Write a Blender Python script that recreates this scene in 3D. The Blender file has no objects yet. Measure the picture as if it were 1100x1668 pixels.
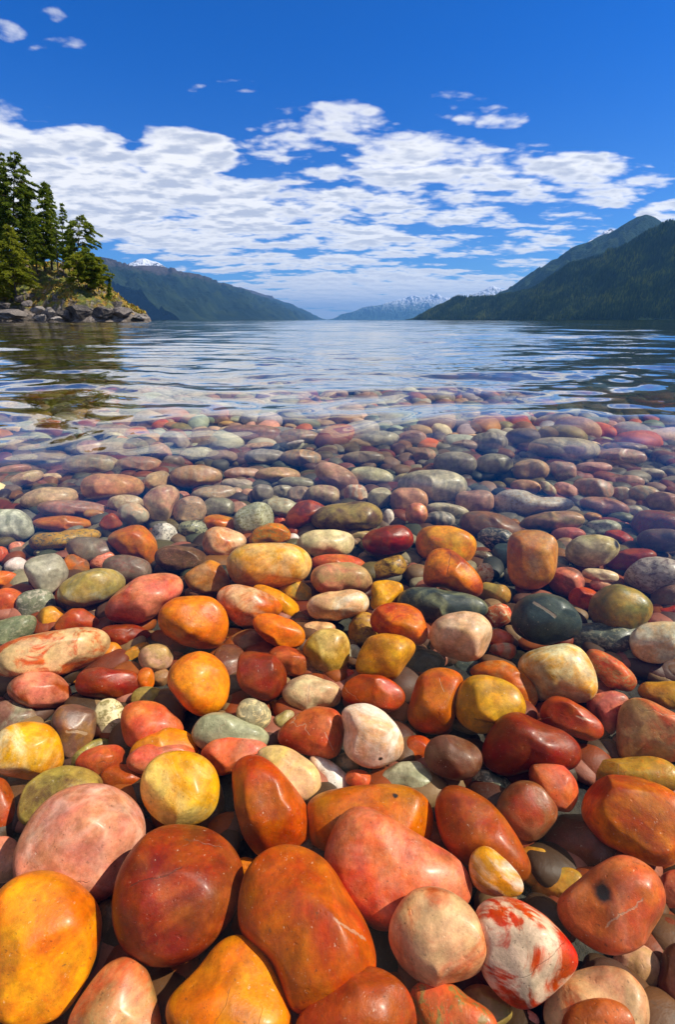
import bpy, bmesh, math, random
import numpy as np
from mathutils import Vector, Matrix

R = math.radians
S = bpy.context.scene
COL = S.collection
W0, H0 = 1100.0, 1668.0
FPX = 16.0 / 36.0 * H0
PITCH = R(22.9)
CAM = np.array([0.0, 0.0, 0.28])

# ---------------------------------------------------------------- camera
cam_data = bpy.data.cameras.new('camera')
cam_data.sensor_fit = 'VERTICAL'
cam_data.sensor_height = 36.0
cam_data.sensor_width = 24.0
cam_data.lens = 16.0
cam_data.clip_start = 0.01
cam_data.clip_end = 200000.0
cam = bpy.data.objects.new('camera', cam_data)
COL.objects.link(cam)
cam.location = CAM
cam.rotation_euler = (R(90) - PITCH, 0, 0)
S.camera = cam

# ---------------------------------------------------------------- light and sky
SUN_EL, SUN_AZ = R(48), R(93)          # azimuth measured from the view direction (+Y) towards the right (+X)
sun_dir = Vector((math.cos(SUN_EL) * math.sin(SUN_AZ), math.cos(SUN_EL) * math.cos(SUN_AZ), math.sin(SUN_EL)))
sd = bpy.data.lights.new('sun', 'SUN')
sd.energy = 5.0
sd.angle = R(0.53)
sd.color = (1.0, 0.93, 0.80)
sun = bpy.data.objects.new('sun', sd)
COL.objects.link(sun)
sun.rotation_euler = sun_dir.to_track_quat('Z', 'Y').to_euler()

S.view_settings.view_transform = 'Standard'
S.view_settings.look = 'None'
S.view_settings.gamma = 1.0
S.view_settings.exposure = 0.33
S.cycles.use_denoising = True
S.cycles.max_bounces = 10
S.cycles.transparent_max_bounces = 16
S.cycles.caustics_reflective = False
S.cycles.caustics_refractive = False
S.cycles.sample_clamp_indirect = 6.0
S.cycles.volume_bounces = 0

def ray(px, py):
    xc, yc = (px - W0 / 2) / FPX, (H0 / 2 - py) / FPX
    c, s = math.cos(PITCH), math.sin(PITCH)
    return np.array([xc, c + yc * s, -s + yc * c])

def at(px, py, Y):
    d = ray(px, py)
    return CAM + d * (Y / d[1])

class NT:
    """small wrapper round a node tree"""
    def __init__(self, tree):
        self.t = tree
        tree.nodes.clear()
    def n(self, kind, **kw):
        nd = self.t.nodes.new('ShaderNode' + kind)
        for k, v in kw.items():
            setattr(nd, k, v)
        return nd
    def put(self, sock, v):
        if v is None: return
        if isinstance(v, bpy.types.NodeSocket): self.t.links.new(v, sock)
        elif isinstance(v, (tuple, list)) and len(v) == 3 and sock.type == 'RGBA': sock.default_value = (*v, 1)
        else: sock.default_value = v
    def math(self, op, a, b=None, c=None, clamp=False):
        nd = self.n('Math', operation=op, use_clamp=clamp)
        self.put(nd.inputs[0], a); self.put(nd.inputs[1], b); self.put(nd.inputs[2], c)
        return nd.outputs[0]
    def vmath(self, op, a, b=None, scale=None):
        nd = self.n('VectorMath', operation=op)
        self.put(nd.inputs[0], a); self.put(nd.inputs[1], b)
        if scale is not None: self.put(nd.inputs['Scale'], scale)
        return nd.outputs['Value'] if op in ('LENGTH', 'DOT_PRODUCT', 'DISTANCE') else nd.outputs[0]
    def mixc(self, f, a, b, blend='MIX'):
        nd = self.n('Mix', data_type='RGBA', blend_type=blend)
        self.put(nd.inputs[0], f); self.put(nd.inputs[6], a); self.put(nd.inputs[7], b)
        return nd.outputs[2]
    def step(self, v, a, b, lo=0.0, hi=1.0, kind='SMOOTHSTEP'):
        nd = self.n('MapRange', interpolation_type=kind)
        self.put(nd.inputs[0], v); self.put(nd.inputs[1], a); self.put(nd.inputs[2], b)
        self.put(nd.inputs[3], lo); self.put(nd.inputs[4], hi)
        return nd.outputs[0]
    def noise(self, vec, scale, detail=4.0, rough=0.55, distort=0.0, lac=2.0, out=0):
        nd = self.n('TexNoise')
        self.put(nd.inputs['Vector'], vec); self.put(nd.inputs['Scale'], scale)
        self.put(nd.inputs['Detail'], detail); self.put(nd.inputs['Roughness'], rough)
        self.put(nd.inputs['Distortion'], distort); self.put(nd.inputs['Lacunarity'], lac)
        return nd.outputs[out]
    def comb(self, x, y, z):
        nd = self.n('CombineXYZ')
        self.put(nd.inputs[0], x); self.put(nd.inputs[1], y); self.put(nd.inputs[2], z)
        return nd.outputs[0]
    def sep(self, v):
        nd = self.n('SeparateXYZ'); self.put(nd.inputs[0], v)
        return nd.outputs
    def ramp(self, f, stops):
        nd = self.n('ValToRGB')
        els = nd.color_ramp.elements
        while len(els) < len(stops): els.new(0.5)
        for e, (p, c) in zip(els, stops):
            e.position = p; e.color = (*c, 1)
        self.put(nd.inputs[0], f)
        return nd.outputs[0]

world = bpy.data.worlds.new('World')
S.world = world
world.use_nodes = True
w = NT(world.node_tree)
sky = w.n('TexSky', sky_type='NISHITA')
sky.sun_disc = False
sky.sun_elevation = SUN_EL
sky.sun_rotation = SUN_AZ
sky.altitude = 2500
sky.air_density = 1.0
sky.dust_density = 0.0
sky.ozone_density = 5.0
d = w.n('TexCoord').outputs['Generated']
sx = w.sep(d)
dz = w.math('MAXIMUM', sx[2], 0.0)
# the cloud sheet: direction projected on a plane overhead (bent a little near the horizon)
inv = w.math('DIVIDE', 1.0, w.math('ADD', dz, 0.135))
P = w.comb(w.math('MULTIPLY', sx[0], inv), w.math('MULTIPLY', sx[1], inv), 0.0)
# coverage: where the two banks of cloud stand in the sky, in (x/y, z/y) of the direction
yy = w.math('MAXIMUM', sx[1], 0.05)
A = w.math('DIVIDE', sx[0], yy); B = w.math('DIVIDE', sx[2], yy)
def ab(px, py):
    q = ray(px, py)
    return q[0] / q[1], q[2] / q[1]
BLOBS = [  # px, py, half width, half height, strength
    (60, 300, 200, 112, 1.5), (110, 255, 110, 62, 1.45), (300, 258, 92, 52, 1.35), (300, 350, 240, 80, 1.3),
    (565, 200, 130, 42, 0.66), (540, 250, 170, 80, 0.9), (700, 285, 260, 75, 1.0),
    (900, 300, 210, 62, 0.96), (640, 345, 280, 75, 0.93), (730, 385, 330, 42, 0.8),
    (480, 400, 300, 55, 1.0), (800, 192, 75, 24, 0.8), (720, 175, 80, 30, 0.6),
    (640, 475, 290, 44, 1.3), (10, 195, 45, 36, 0.75), (6, 50, 40, 26, 0.72), (1085, 345, 50, 24, 0.9),
    (1050, 280, 38, 26, 0.85), (350, 437, 90, 12, 0.8), (95, 78, 60, 20, 0.50), (80, 25, 30, 14, 0.42), (15, 200, 40, 40, 1.1), (335, 150, 40, 18, 0.72), (400, 140, 60, 16, 0.75), (860, 432, 60, 14, 0.75), (600, 508, 600, 18, 1.1), (400, 140, 80, 20, 0.42)]
cov = None
for (px, py, hw, hh, st) in BLOBS:
    a0, b0 = ab(px, py)
    ka = abs(ab(px + hw, py)[0] - a0); kb = abs(ab(px, py - hh)[1] - b0)
    ua = w.math('MULTIPLY', w.math('SUBTRACT', A, a0), 1 / ka)
    ub = w.math('MULTIPLY', w.math('SUBTRACT', B, b0), 1 / kb)
    r2 = w.math('ADD', w.math('MULTIPLY', ua, ua), w.math('MULTIPLY', ub, ub))
    g = w.math('MULTIPLY', w.step(r2, 1.7, 0.15), st)
    cov = g if cov is None else w.math('MAXIMUM', cov, g)
behind = w.step(sx[1], 0.12, -0.15)                       # scattered cloud in the rest of the sky
cov = w.math('MAXIMUM', cov, w.math('MULTIPLY', behind, 0.62))
cov = w.math('MAXIMUM', cov, w.step(dz, 0.50, 0.64, 0.0, 0.8))      # unseen cloud added overhead to whiten the sheen and fill light
def density(shift):
    v = w.vmath('ADD', P, shift)
    wob = w.vmath('ADD', v, w.vmath('SCALE', w.noise(v, 3.0, 3, 0.5, out=1), None, scale=0.16))
    big = w.noise(w.vmath('MULTIPLY', v, (0.9, 1.3, 1)), 1.7, 2, 0.5, 0.3)
    rows = w.noise(w.vmath('MULTIPLY', v, (0.8, 2.0, 1)), 3.0, 3, 0.5, 0.2)
    puff = None
    for sc, am in ((4.2, 0.34), (10.0, 0.20), (22.0, 0.10)):
        vo = w.n('TexVoronoi', feature='SMOOTH_F1', voronoi_dimensions='2D'); w.put(vo.inputs['Vector'], w.vmath('MULTIPLY', wob, (0.85, 1.25, 1)))
        vo.inputs['Scale'].default_value = sc; vo.inputs['Smoothness'].default_value = 0.35
        t = w.math('MULTIPLY', w.math('SUBTRACT', 0.62, vo.outputs['Distance']), am)
        puff = t if puff is None else w.math('ADD', puff, t)
    fine = w.noise(v, 30, 5, 0.65)
    tot = w.math('ADD', w.math('MULTIPLY', big, 0.55), w.math('MULTIPLY', rows, 0.62))
    tot = w.math('ADD', tot, w.math('MULTIPLY', fine, 0.16))
    tot = w.math('ADD', tot, puff)
    return w.math('ADD', tot, w.math('MULTIPLY', cov, 0.46))
D0 = density((0, 0, 0))
D1 = density((-0.02, 0.085, 0))
alpha = w.step(D0, 1.05, 1.30)
lit = w.step(w.math('SUBTRACT', D1, D0), -0.16, 0.13)
thick = w.step(D0, 1.14, 1.46)
edge = w.math('MULTIPLY', w.math('MULTIPLY', w.math('SUBTRACT', 1.0, lit), thick), w.step(dz, 0.0, 0.20, 0.25, 1.0))
ccol = w.mixc(edge, (0.98, 0.97, 0.97), (0.52, 0.56, 0.67))
tint = w.mixc(w.step(dz, 0.0, 0.42), (0.42, 0.70, 0.94), (0.0, 0.52, 1.22))
skyc = w.mixc(1.0, sky.outputs[0], tint, 'MULTIPLY')     # a polarising filter's deep blue
bg1 = w.n('Background'); w.put(bg1.inputs[0], skyc); bg1.inputs[1].default_value = 0.11
bg2 = w.n('Background'); w.put(bg2.inputs[0], ccol); bg2.inputs[1].default_value = 0.92
mx = w.n('MixShader'); w.put(mx.inputs[0], w.math('MULTIPLY', alpha, 0.97)); w.put(mx.inputs[1], bg1.outputs[0]); w.put(mx.inputs[2], bg2.outputs[0])
wo = w.n('OutputWorld'); w.put(wo.inputs[0], mx.outputs[0])
world.cycles.sampling_method = 'MANUAL'
world.cycles.sample_map_resolution = 1024
# ---------------------------------------------------------------- helpers for meshes
def shared_mesh(name, V, F, mat, smooth=True, parent=None):
    me = bpy.data.meshes.new(name)
    V = np.asarray(V, np.float32)
    me.vertices.add(len(V)); me.vertices.foreach_set('co', V.ravel())
    F = np.asarray(F, np.int32)
    n, k = F.shape
    me.loops.add(n * k); me.loops.foreach_set('vertex_index', F.ravel())
    me.polygons.add(n); me.polygons.foreach_set('loop_start', np.arange(0, n * k, k, dtype=np.int32))
    me.update(calc_edges=True); me.validate()
    me.polygons.foreach_set('use_smooth', [smooth] * n)
    if mat: me.materials.append(mat)
    ob = bpy.data.objects.new(name, me); COL.objects.link(ob)
    if parent: ob.parent = parent
    return ob

def simple_mat(name, fn):
    m = bpy.data.materials.new(name); m.use_nodes = True
    q = NT(m.node_tree)
    b = q.n('BsdfPrincipled'); o = q.n('OutputMaterial'); q.put(o.inputs[0], b.outputs[0])
    fn(q, b)
    return m

def vnoise(x, y, seed):
    """value noise on a lattice, any arrays"""
    xi, yi = np.floor(x).astype(int), np.floor(y).astype(int)
    fx, fy = x - xi, y - yi
    fx, fy = fx * fx * (3 - 2 * fx), fy * fy * (3 - 2 * fy)
    def h(a, b):
        n = (a * 374761393 + b * 668265263 + seed * 974711) & 0x7fffffff
        n = ((n ^ (n >> 13)) * 1274126177) & 0x7fffffff
        return ((n ^ (n >> 16)) & 0xffff) / 65535.0
    return (h(xi, yi) * (1 - fx) + h(xi + 1, yi) * fx) * (1 - fy) + (h(xi, yi + 1) * (1 - fx) + h(xi + 1, yi + 1) * fx) * fy
def fbm(x, y, seed, octs=6, ridged=False, gain=0.5):
    s, a, t = 0, 1.0, 0
    for k in range(octs):
        n = vnoise(x * 2 ** k + 17.3 * k, y * 2 ** k - 9.1 * k, seed + k)
        if ridged: n = 1 - np.abs(2 * n - 1)
        s = s + n * a; t += a; a *= gain
    return s / t

_ico = {}
def ico(sub):
    if sub not in _ico:
        bm = bmesh.new(); bmesh.ops.create_icosphere(bm, subdivisions=sub, radius=1)
        V = np.array([v.co[:] for v in bm.verts]); F = np.array([[v.index for v in f.verts] for f in bm.faces])
        bm.free(); _ico[sub] = (V, F)
    return _ico[sub]

def lump(V, seed, freq, amp):
    """smooth pseudo random bumps on unit directions"""
    rg = np.random.RandomState(seed)
    out = np.zeros(len(V))
    for k in range(7):
        d_ = rg.normal(size=3); d_ /= np.linalg.norm(d_)
        out += np.sin(V @ d_ * freq * rg.uniform(0.6, 1.5) + rg.uniform(0, 6.28)) / 7 ** 0.5
    return out * amp

# ---------------------------------------------------------------- mountains
def mountain_mat(name, forest1, forest2, alpine, snow_lo, snow_hi, forest_top, snowy=0.5, tex=1.0):
    def fn(q, b):
        geo = q.n('NewGeometry')
        p = geo.outputs['Position']
        z = q.sep(p)[2]
        nz = q.sep(geo.outputs['Normal'])[2]
        km = q.vmath('SCALE', p, None, scale=0.001)
        n1 = q.noise(km, 1.6, 5, 0.6); n2 = q.noise(km, 14 * tex, 5, 0.65); n3 = q.noise(km, 60 * tex, 3, 0.6)
        c = q.mixc(q.step(n1, 0.42, 0.62), forest1, forest2)
        c = q.mixc(q.step(n3, 0.35, 0.7, 0, 0.5), c, tuple(v * 0.4 for v in forest1))
        zz = q.math('ADD', z, q.math('MULTIPLY', q.math('SUBTRACT', n2, 0.5), forest_top * 0.45))
        c = q.mixc(q.step(zz, forest_top * 0.86, forest_top * 1.12), c, alpine)
        zs = q.math('ADD', z, q.math('MULTIPLY', q.math('SUBTRACT', n2, 0.5), (snow_hi - snow_lo) * 3.0))
        sn = q.math('MULTIPLY', q.step(zs, snow_lo, snow_hi), q.step(q.noise(q.vmath('MULTIPLY', km, (1, 1, 0.35)), 9, 6, 0.7), 0.64 - snowy * 0.17, 0.68 - snowy * 0.17))
        c = q.mixc(sn, c, (0.80, 0.82, 0.86))
        q.put(b.inputs['Base Color'], c); b.inputs['Roughness'].default_value = 0.95; b.inputs['Specular IOR Level'].default_value = 0.1
        bp = q.n('Bump'); bp.inputs['Distance'].default_value = 45.0; bp.inputs['Strength'].default_value = 0.9
        q.put(bp.inputs['Height'], q.math('ADD', q.math('MULTIPLY', n2, 1.0), q.math('MULTIPLY', n3, 0.35)))
        q.put(b.inputs['Normal'], bp.outputs[0])
    return simple_mat(name, fn)

def mountain(name, ridge, run, toward, mat, ns=420, ntt=130, rough=0.22, seed=1, spur=1.0, freq=1.6, back=0.7, jag=0.0):
    """ridge: (px, py, distance) along the skyline; run: horizontal length of the near slope per metre of height; toward: its direction"""
    s_in = np.array([r[0] for r in ridge], float)
    pxs = np.linspace(s_in[0], s_in[-1], ns)
    pys = np.interp(pxs, s_in, [r[1] for r in ridge]); Ys = np.interp(pxs, s_in, [r[2] for r in ridge])
    k = np.exp(-0.5 * (np.arange(-4, 5) / 0.6) ** 2); k /= k.sum()
    pys = np.convolve(np.pad(pys, 4, 'edge'), k, 'valid')
    pys = pys + (fbm(pxs / 16.0, pxs * 0 + seed, seed, 5) - 0.5) * (2.2 + jag)
    RP = np.array([at(a, min(b_, 520.3), c) for a, b_, c in zip(pxs, pys, Ys)])
    hmax = RP[:, 2].max()
    t = np.concatenate([-np.geomspace(1, 0.03, 20), [0], np.geomspace(0.012, 1, ntt)])
    tw = np.array(toward, float); tw /= np.linalg.norm(tw)
    T, _ = np.meshgrid(t, np.arange(ns))
    H = RP[:, 2][:, None]
    L_ = np.maximum(H, hmax * 0.12) * run
    X = RP[:, 0][:, None] + tw[0] * T * np.where(T < 0, L_ * back, L_)
    Y = RP[:, 1][:, None] + tw[1] * T * np.where(T < 0, L_ * back, L_)
    A_ = np.abs(T)
    prof = (1 - A_) ** 1.08
    sc = hmax * 1.1
    n = fbm(X / sc * freq, Y / sc * freq, seed + 40, 8, True, 0.53) - 0.60
    Z = H * prof + n * hmax * rough * spur * np.clip(A_ * 9.0, 0, 1) * np.clip((1 - A_) * 6, 0, 1) * np.clip(H / hmax * 2.2, 0.12, 1)
    Z = np.minimum(Z, H * (1 - 0.28 * A_)) - 4 * (A_ > 0.985)
    Z[A_ > 0.985] = -5
    nT = len(t)
    idx = np.arange(ns * nT).reshape(ns, nT)
    F = np.stack([idx[:-1, :-1], idx[:-1, 1:], idx[1:, 1:], idx[1:, :-1]], -1).reshape(-1, 4)
    V = np.stack([X, Y, Z], -1).reshape(-1, 3)
    ob = shared_mesh(name, V, F, mat)
    a_, b_, c_ = V[F[len(F) // 2][0]], V[F[len(F) // 2][1]], V[F[len(F) // 2][2]]
    if np.cross(b_ - a_, c_ - a_)[2] < 0: ob.data.flip_normals()
    ob['kind'] = 'structure'
    return ob, X, Y, Z

M_left = mountain_mat('left_forest', (0.009, 0.022, 0.016), (0.026, 0.044, 0.018), (0.065, 0.052, 0.050), 1050, 1300, 760, 0.6)  # forest tones in patches, also painted in place of cloud shadows
M_far = mountain_mat('far_slopes', (0.02, 0.045, 0.025), (0.03, 0.06, 0.03), (0.12, 0.12, 0.13), 500, 1300, 1000, 1.3)
M_right = mountain_mat('right_forest', (0.012, 0.035, 0.014), (0.038, 0.062, 0.016), (0.03, 0.045, 0.03), 1550, 1900, 1500, 0.3, 2.0)
M_snow = mountain_mat('snow_peak', (0.03, 0.04, 0.05), (0.05, 0.05, 0.06), (0.10, 0.095, 0.11), 300, 900, 500, 1.15)
mountain('mountain_range', [(120, 412, 7600), (150, 417, 8000), (182, 425, 8400), (215, 434, 8900), (235, 433, 9200), (262, 434, 9600), (300, 443, 10300), (345, 457, 11500), (385, 470, 13000), (420, 484, 14500), (455, 498, 16500), (490, 511, 19000), (505, 519.5, 20000)],
         2.4, (0.85, -0.55), M_left, seed=3, rough=0.52, freq=2.6, jag=2)
mountain('mountain_range', [(360, 462, 17000), (400, 470, 18000), (430, 480, 19500), (455, 489, 21000), (480, 500, 23000), (505, 511, 25000), (528, 519.6, 27000)], 2.4, (0.85, -0.5), M_left, seed=9, rough=0.3, ns=240)
mountain('snow_mountain', [(185, 436, 14000), (200, 431, 14000), (215, 428, 14000), (226, 423, 14000), (237, 420, 14000), (250, 427, 14000), (264, 431, 14000), (285, 440, 14000), (310, 455, 14000)], 1.6, (0.4, -0.9), M_snow, seed=15, rough=0.6, ns=240, jag=6, freq=3)
mountain('snow_mountain', [(536, 519.8, 30000), (552, 514, 30000), (572, 507, 30000), (592, 500, 30500), (620, 497, 31000), (645, 490, 31500), (662, 486, 32000), (672, 481, 32000), (684, 482, 32000), (697, 484, 32000), (712, 477, 32000), (724, 484, 32000), (745, 486, 32000), (775, 492, 32000), (800, 500, 32000)],
         2.6, (-0.2, -1), M_far, seed=21, rough=0.6, jag=5, freq=3.2)
mountain('snow_mountain', [(740, 492, 22000), (762, 483, 22000), (784, 475, 22000), (804, 466, 22000), (822, 471, 22000), (850, 475, 22000), (880, 480, 22000)], 1.7, (-0.3, -1), M_far, seed=27, rough=0.35, ns=220, jag=3)
mountain('snow_mountain', [(930, 404, 9500), (952, 398, 9500), (968, 390, 9500), (984, 377, 9500), (996, 372, 9500), (1010, 381, 9500), (1040, 392, 9500)], 1.2, (-0.3, -1), M_snow, seed=33, rough=0.3, ns=160, jag=3)
mountain('mountain_range', [(748, 500, 8200), (790, 487, 7900), (812, 478, 7700), (848, 462, 7400), (876, 440, 7200), (900, 424, 7000), (916, 419, 6900), (940, 403, 6800), (968, 390, 6700), (1000, 376, 6600), (1020, 364, 6500), (1040, 352, 6500), (1054, 349, 6450), (1068, 354, 6400), (1090, 370, 6400), (1130, 392, 6400), (1260, 440, 6300), (1450, 470, 6200)],
         1.75, (-0.75, -0.65), M_right, seed=41, rough=0.42, freq=2.2, jag=1)
near_r = mountain('mountain_range', [(672, 519.6, 5600), (686, 513, 5400), (700, 506, 5250), (732, 494, 5000), (748, 483, 4850), (764, 485, 4750), (800, 484, 4500), (840, 480, 4300), (866, 472, 4150), (892, 462, 4000), (916, 444, 3900), (940, 431, 3800), (980, 418, 3650), (1020, 402, 3500), (1060, 379, 3400), (1100, 362, 3300), (1180, 340, 3200), (1320, 330, 3100), (1500, 340, 3000)],
         1.9, (-0.72, -0.69), M_right, ns=560, ntt=170, seed=53, rough=0.40, freq=2.3)

# the conifers covering the nearer right-hand slope: nobody could count them
def far_forest():
    _, X, Y, Z = near_r
    rg_ = np.random.RandomState(8)
    ns, nT = X.shape
    n = 80000
    # even spread over the slope as seen from the lake
    tt = np.concatenate([-np.geomspace(1, 0.03, 20), [0], np.geomspace(0.012, 1, nT - 21)])
    i = rg_.uniform(8, ns - 2, n); j = np.interp(rg_.uniform(0.0, 0.985, n), tt, np.arange(nT)) - 1e-3 
    i0, j0 = i.astype(int), j.astype(int); fi, fj = i - i0, j - j0
    def bl(A_): return (A_[i0, j0] * (1 - fi) + A_[i0 + 1, j0] * fi) * (1 - fj) + (A_[i0, j0 + 1] * (1 - fi) + A_[i0 + 1, j0 + 1] * fi) * fj
    x, y, z = bl(X), bl(Y), bl(Z)
    keep = (z > 1) & (x < y * 0.95)
    x, y, z = x[keep], y[keep], z[keep]; n = len(x)
    h = rg_.uniform(11, 30, n); r = h * rg_.uniform(0.17, 0.26, n)
    ang = np.arange(5) / 5 * 2 * np.pi
    ring = np.stack([np.cos(ang), np.sin(ang), ang * 0], 1)
    V = np.empty((n, 6, 3)); V[:, :5] = ring[None] * r[:, None, None]; V[:, 5] = 0; V[:, 5, 2] = h
    V[:, :5, 2] -= 2
    V += np.stack([x, y, z], 1)[:, None]
    F = np.array([[a, (a + 1) % 5, 5] for a in range(5)])
    F = (F[None] + (np.arange(n) * 6)[:, None, None]).reshape(-1, 3)
    def fn(q, b):
        isl = q.n('NewGeometry').outputs['Random Per Island']
        pat = q.noise(q.vmath('SCALE', q.n('NewGeometry').outputs['Position'], None, scale=0.001), 4.5, 5, 0.65)
        isl = q.math('ADD', q.math('MULTIPLY', isl, 0.55), q.step(pat, 0.38, 0.66, 0.0, 0.5))
        q.put(b.inputs['Base Color'], q.ramp(isl, [(0.1, (0.010, 0.030, 0.012)), (0.5, (0.030, 0.060, 0.016)), (0.75, (0.09, 0.12, 0.020)), (1.0, (0.20, 0.20, 0.03))]))  # brighter yellow-green tones paint sunlit patches on the forest
        b.inputs['Roughness'].default_value = 0.9; b.inputs['Specular IOR Level'].default_value = 0.1
    ob = shared_mesh('forest', V.reshape(-1, 3), F, simple_mat('distant_conifers', fn), smooth=False)
    ob['kind'] = 'stuff'; ob['label'] = 'conifer forest covering the dark slope at the right'; ob['category'] = 'forest'
far_forest()

# ---------------------------------------------------------------- the wooded point at the left
PY = 85.0
def xz(px, py, Y=PY):
    p = at(px, py, Y); return p[0], p[2]
BANK = [(-260, 380), (-140, 400), (-60, 425), (0, 440), (45, 434), (90, 436), (130, 450), (160, 466), (185, 482), (205, 500), (222, 508), (236, 515), (244, 520)]
BX = np.array([xz(a, b_)[0] for a, b_ in BANK]); BZ = np.array([xz(a, b_)[1] for a, b_ in BANK])
def point_height(x, y):
    """ground of the point: a low cliff at the water, a slope of heather above it"""
    crest = np.interp(x * PY / y, BX, BZ) * y / PY
    tip = BX[-1] * y / PY
    shore = 78 + 1.5 * np.sin(x * 0.35) + 2.0 * fbm(x * 0.12, x * 0, 5, 3)          # distance of the waterline
    u = (y - shore)
    rise = 1 - np.exp(-np.maximum(u, 0) / 3.6)
    z = crest * (0.40 * np.clip(rise * 1.6, 0, 1) + 0.60 * np.clip(u / 15.0, 0, 1) ** 0.9)
    n = fbm(x * 0.42, y * 0.42, 11, 6, True) - 0.55
    z = z + n * 2.4 * np.clip(u / 2.0, 0, 1) * np.clip(crest / 2.5, 0.15, 1)
    z = z + (fbm(x * 1.5, y * 1.5, 19, 4, True) - 0.5) * 0.8 * np.clip(u, 0, 1)
    z = np.where(u < 0, u * 0.6, z)
    back = np.clip((130 - y) / 20.0, 0, 1)
    z = z * back - (1 - back) * 3
    z = np.where(x > tip, np.minimum(z, (tip - x) * 0.8), z)
    return z
gx = np.linspace(-150, -24, 420); gy = np.linspace(70, 135, 230)
GX, GY = np.meshgrid(gx, gy, indexing='ij')
GZ = point_height(GX, GY)
idx = np.arange(GX.size).reshape(GX.shape)
GF = np.stack([idx[:-1, :-1], idx[1:, :-1], idx[1:, 1:], idx[:-1, 1:]], -1).reshape(-1, 4)
def rock_cols(q, p, sc=1.0):
    n1 = q.noise(q.vmath('MULTIPLY', p, (1, 1, 1.5)), 0.9 * sc, 6, 0.7, 0.8); n2 = q.noise(p, 5 * sc, 5, 0.7)
    c = q.ramp(n1, [(0.34, (0.030, 0.026, 0.024)), (0.46, (0.10, 0.085, 0.07)), (0.55, (0.22, 0.18, 0.15)), (0.66, (0.42, 0.36, 0.31))])
    c = q.mixc(q.step(n2, 0.55, 0.7, 0, 0.6), c, (0.30, 0.17, 0.08))
    return c, n1, n2
def point_fn(q, b):
    geo = q.n('NewGeometry'); p = geo.outputs['Position']
    rock, n1, n2 = rock_cols(q, p)
    nz = q.sep(geo.outputs['Normal'])[2]; z = q.sep(p)[2]
    g1 = q.noise(p, 0.55, 4, 0.6); g2 = q.noise(p, 2.6, 5, 0.7)
    veg = q.ramp(g1, [(0.35, (0.06, 0.08, 0.015)), (0.48, (0.18, 0.19, 0.02)), (0.58, (0.36, 0.19, 0.02)), (0.70, (0.20, 0.20, 0.03))])
    veg = q.mixc(q.step(g2, 0.5, 0.7, 0, 0.6), veg, (0.03, 0.035, 0.012))
    hz = q.math('ADD', z, q.math('MULTIPLY', g1, 3.0))
    f = q.math('MULTIPLY', q.step(hz, 2.9, 4.0), q.step(nz, 0.30, 0.6))
    q.put(b.inputs['Base Color'], q.mixc(f, rock, veg)); b.inputs['Roughness'].default_value = 0.9
    bp = q.n('Bump'); bp.inputs['Distance'].default_value = 0.5; q.put(bp.inputs['Height'], q.math('ADD', n1, q.math('MULTIPLY', n2, 0.5))); q.put(b.inputs['Normal'], bp.outputs[0])
hl = shared_mesh('headland', np.stack([GX, GY, GZ], -1).reshape(-1, 3), GF, simple_mat('rock_and_heather', point_fn), smooth=False)
hl['kind'] = 'structure'

# ---- boulders along the waterline
def rock_fn(light):
    def fn(q, b):
        co = q.n('TexCoord').outputs['Object']
        rnd = q.n('ObjectInfo').outputs['Random']
        p = q.vmath('ADD', co, q.comb(q.math('MULTIPLY', rnd, 9), 0, 0))
        c, n1, n2 = rock_cols(q, p, 1.1)
        c = q.mixc(0.6, c, light)
        q.put(b.inputs['Base Color'], c); b.inputs['Roughness'].default_value = 0.9
        bp = q.n('Bump'); bp.inputs['Distance'].default_value = 0.25; q.put(bp.inputs['Height'], q.math('ADD', n1, n2)); q.put(b.inputs['Normal'], bp.outputs[0])
    return fn
ROCK_D = simple_mat('dark_rock', rock_fn((0.050, 0.045, 0.045))); ROCK_L = simple_mat('pale_rock', rock_fn((0.42, 0.37, 0.32))); ROCK_G = simple_mat('grey_rock', rock_fn((0.20, 0.17, 0.15)))
BOULDERS = [  # px, py of centre, width, height px, material, distance, label
    (133, 507, 46, 34, ROCK_D, 80.5, 'big dark rounded boulder at the waterline below the pines'),
    (168, 509, 34, 30, ROCK_D, 81.0, 'dark boulder just right of the biggest dark one'),
    (106, 512, 26, 22, ROCK_D, 80.0, 'dark low boulder just left of the biggest dark one'),
    (60, 505, 22, 18, ROCK_L, 79.5, 'pale boulder shining in the middle of the rock slide'),
    (80, 507, 18, 15, ROCK_L, 79.5, 'pale boulder next to the dark low one'),
    (45, 494, 20, 15, ROCK_G, 82.0, 'grey brown boulder high on the rock slide'),
    (66, 517, 26, 12, ROCK_L, 78.8, 'flat pale boulder lying at the water under the rock slide'),
    (18, 512, 58, 24, ROCK_G, 79.0, 'broad grey slab of rock at the far left waterline'),
    (30, 486, 22, 16, ROCK_G, 83.0, 'rough brown boulder above the grey slab'),
    (202, 509, 32, 22, ROCK_G, 82.5, 'ridged grey rock near the end of the point'),
    (226, 516, 28, 11, ROCK_L, 83.0, 'low pale rock at the very tip of the point'),
    (188, 497, 24, 16, ROCK_D, 84.0, 'dark angular rock on the slope above the tip'),
    (150, 468, 20, 13, ROCK_G, 86.0, 'grey outcrop under the low right pines'),
    (92, 519, 20, 8, ROCK_L, 78.6, 'small flat pale rock at the foot of the dark boulders'),
    (5, 497, 26, 12, ROCK_D, 81.0, 'dark rock at the left edge over the grey slab'),
]
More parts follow.
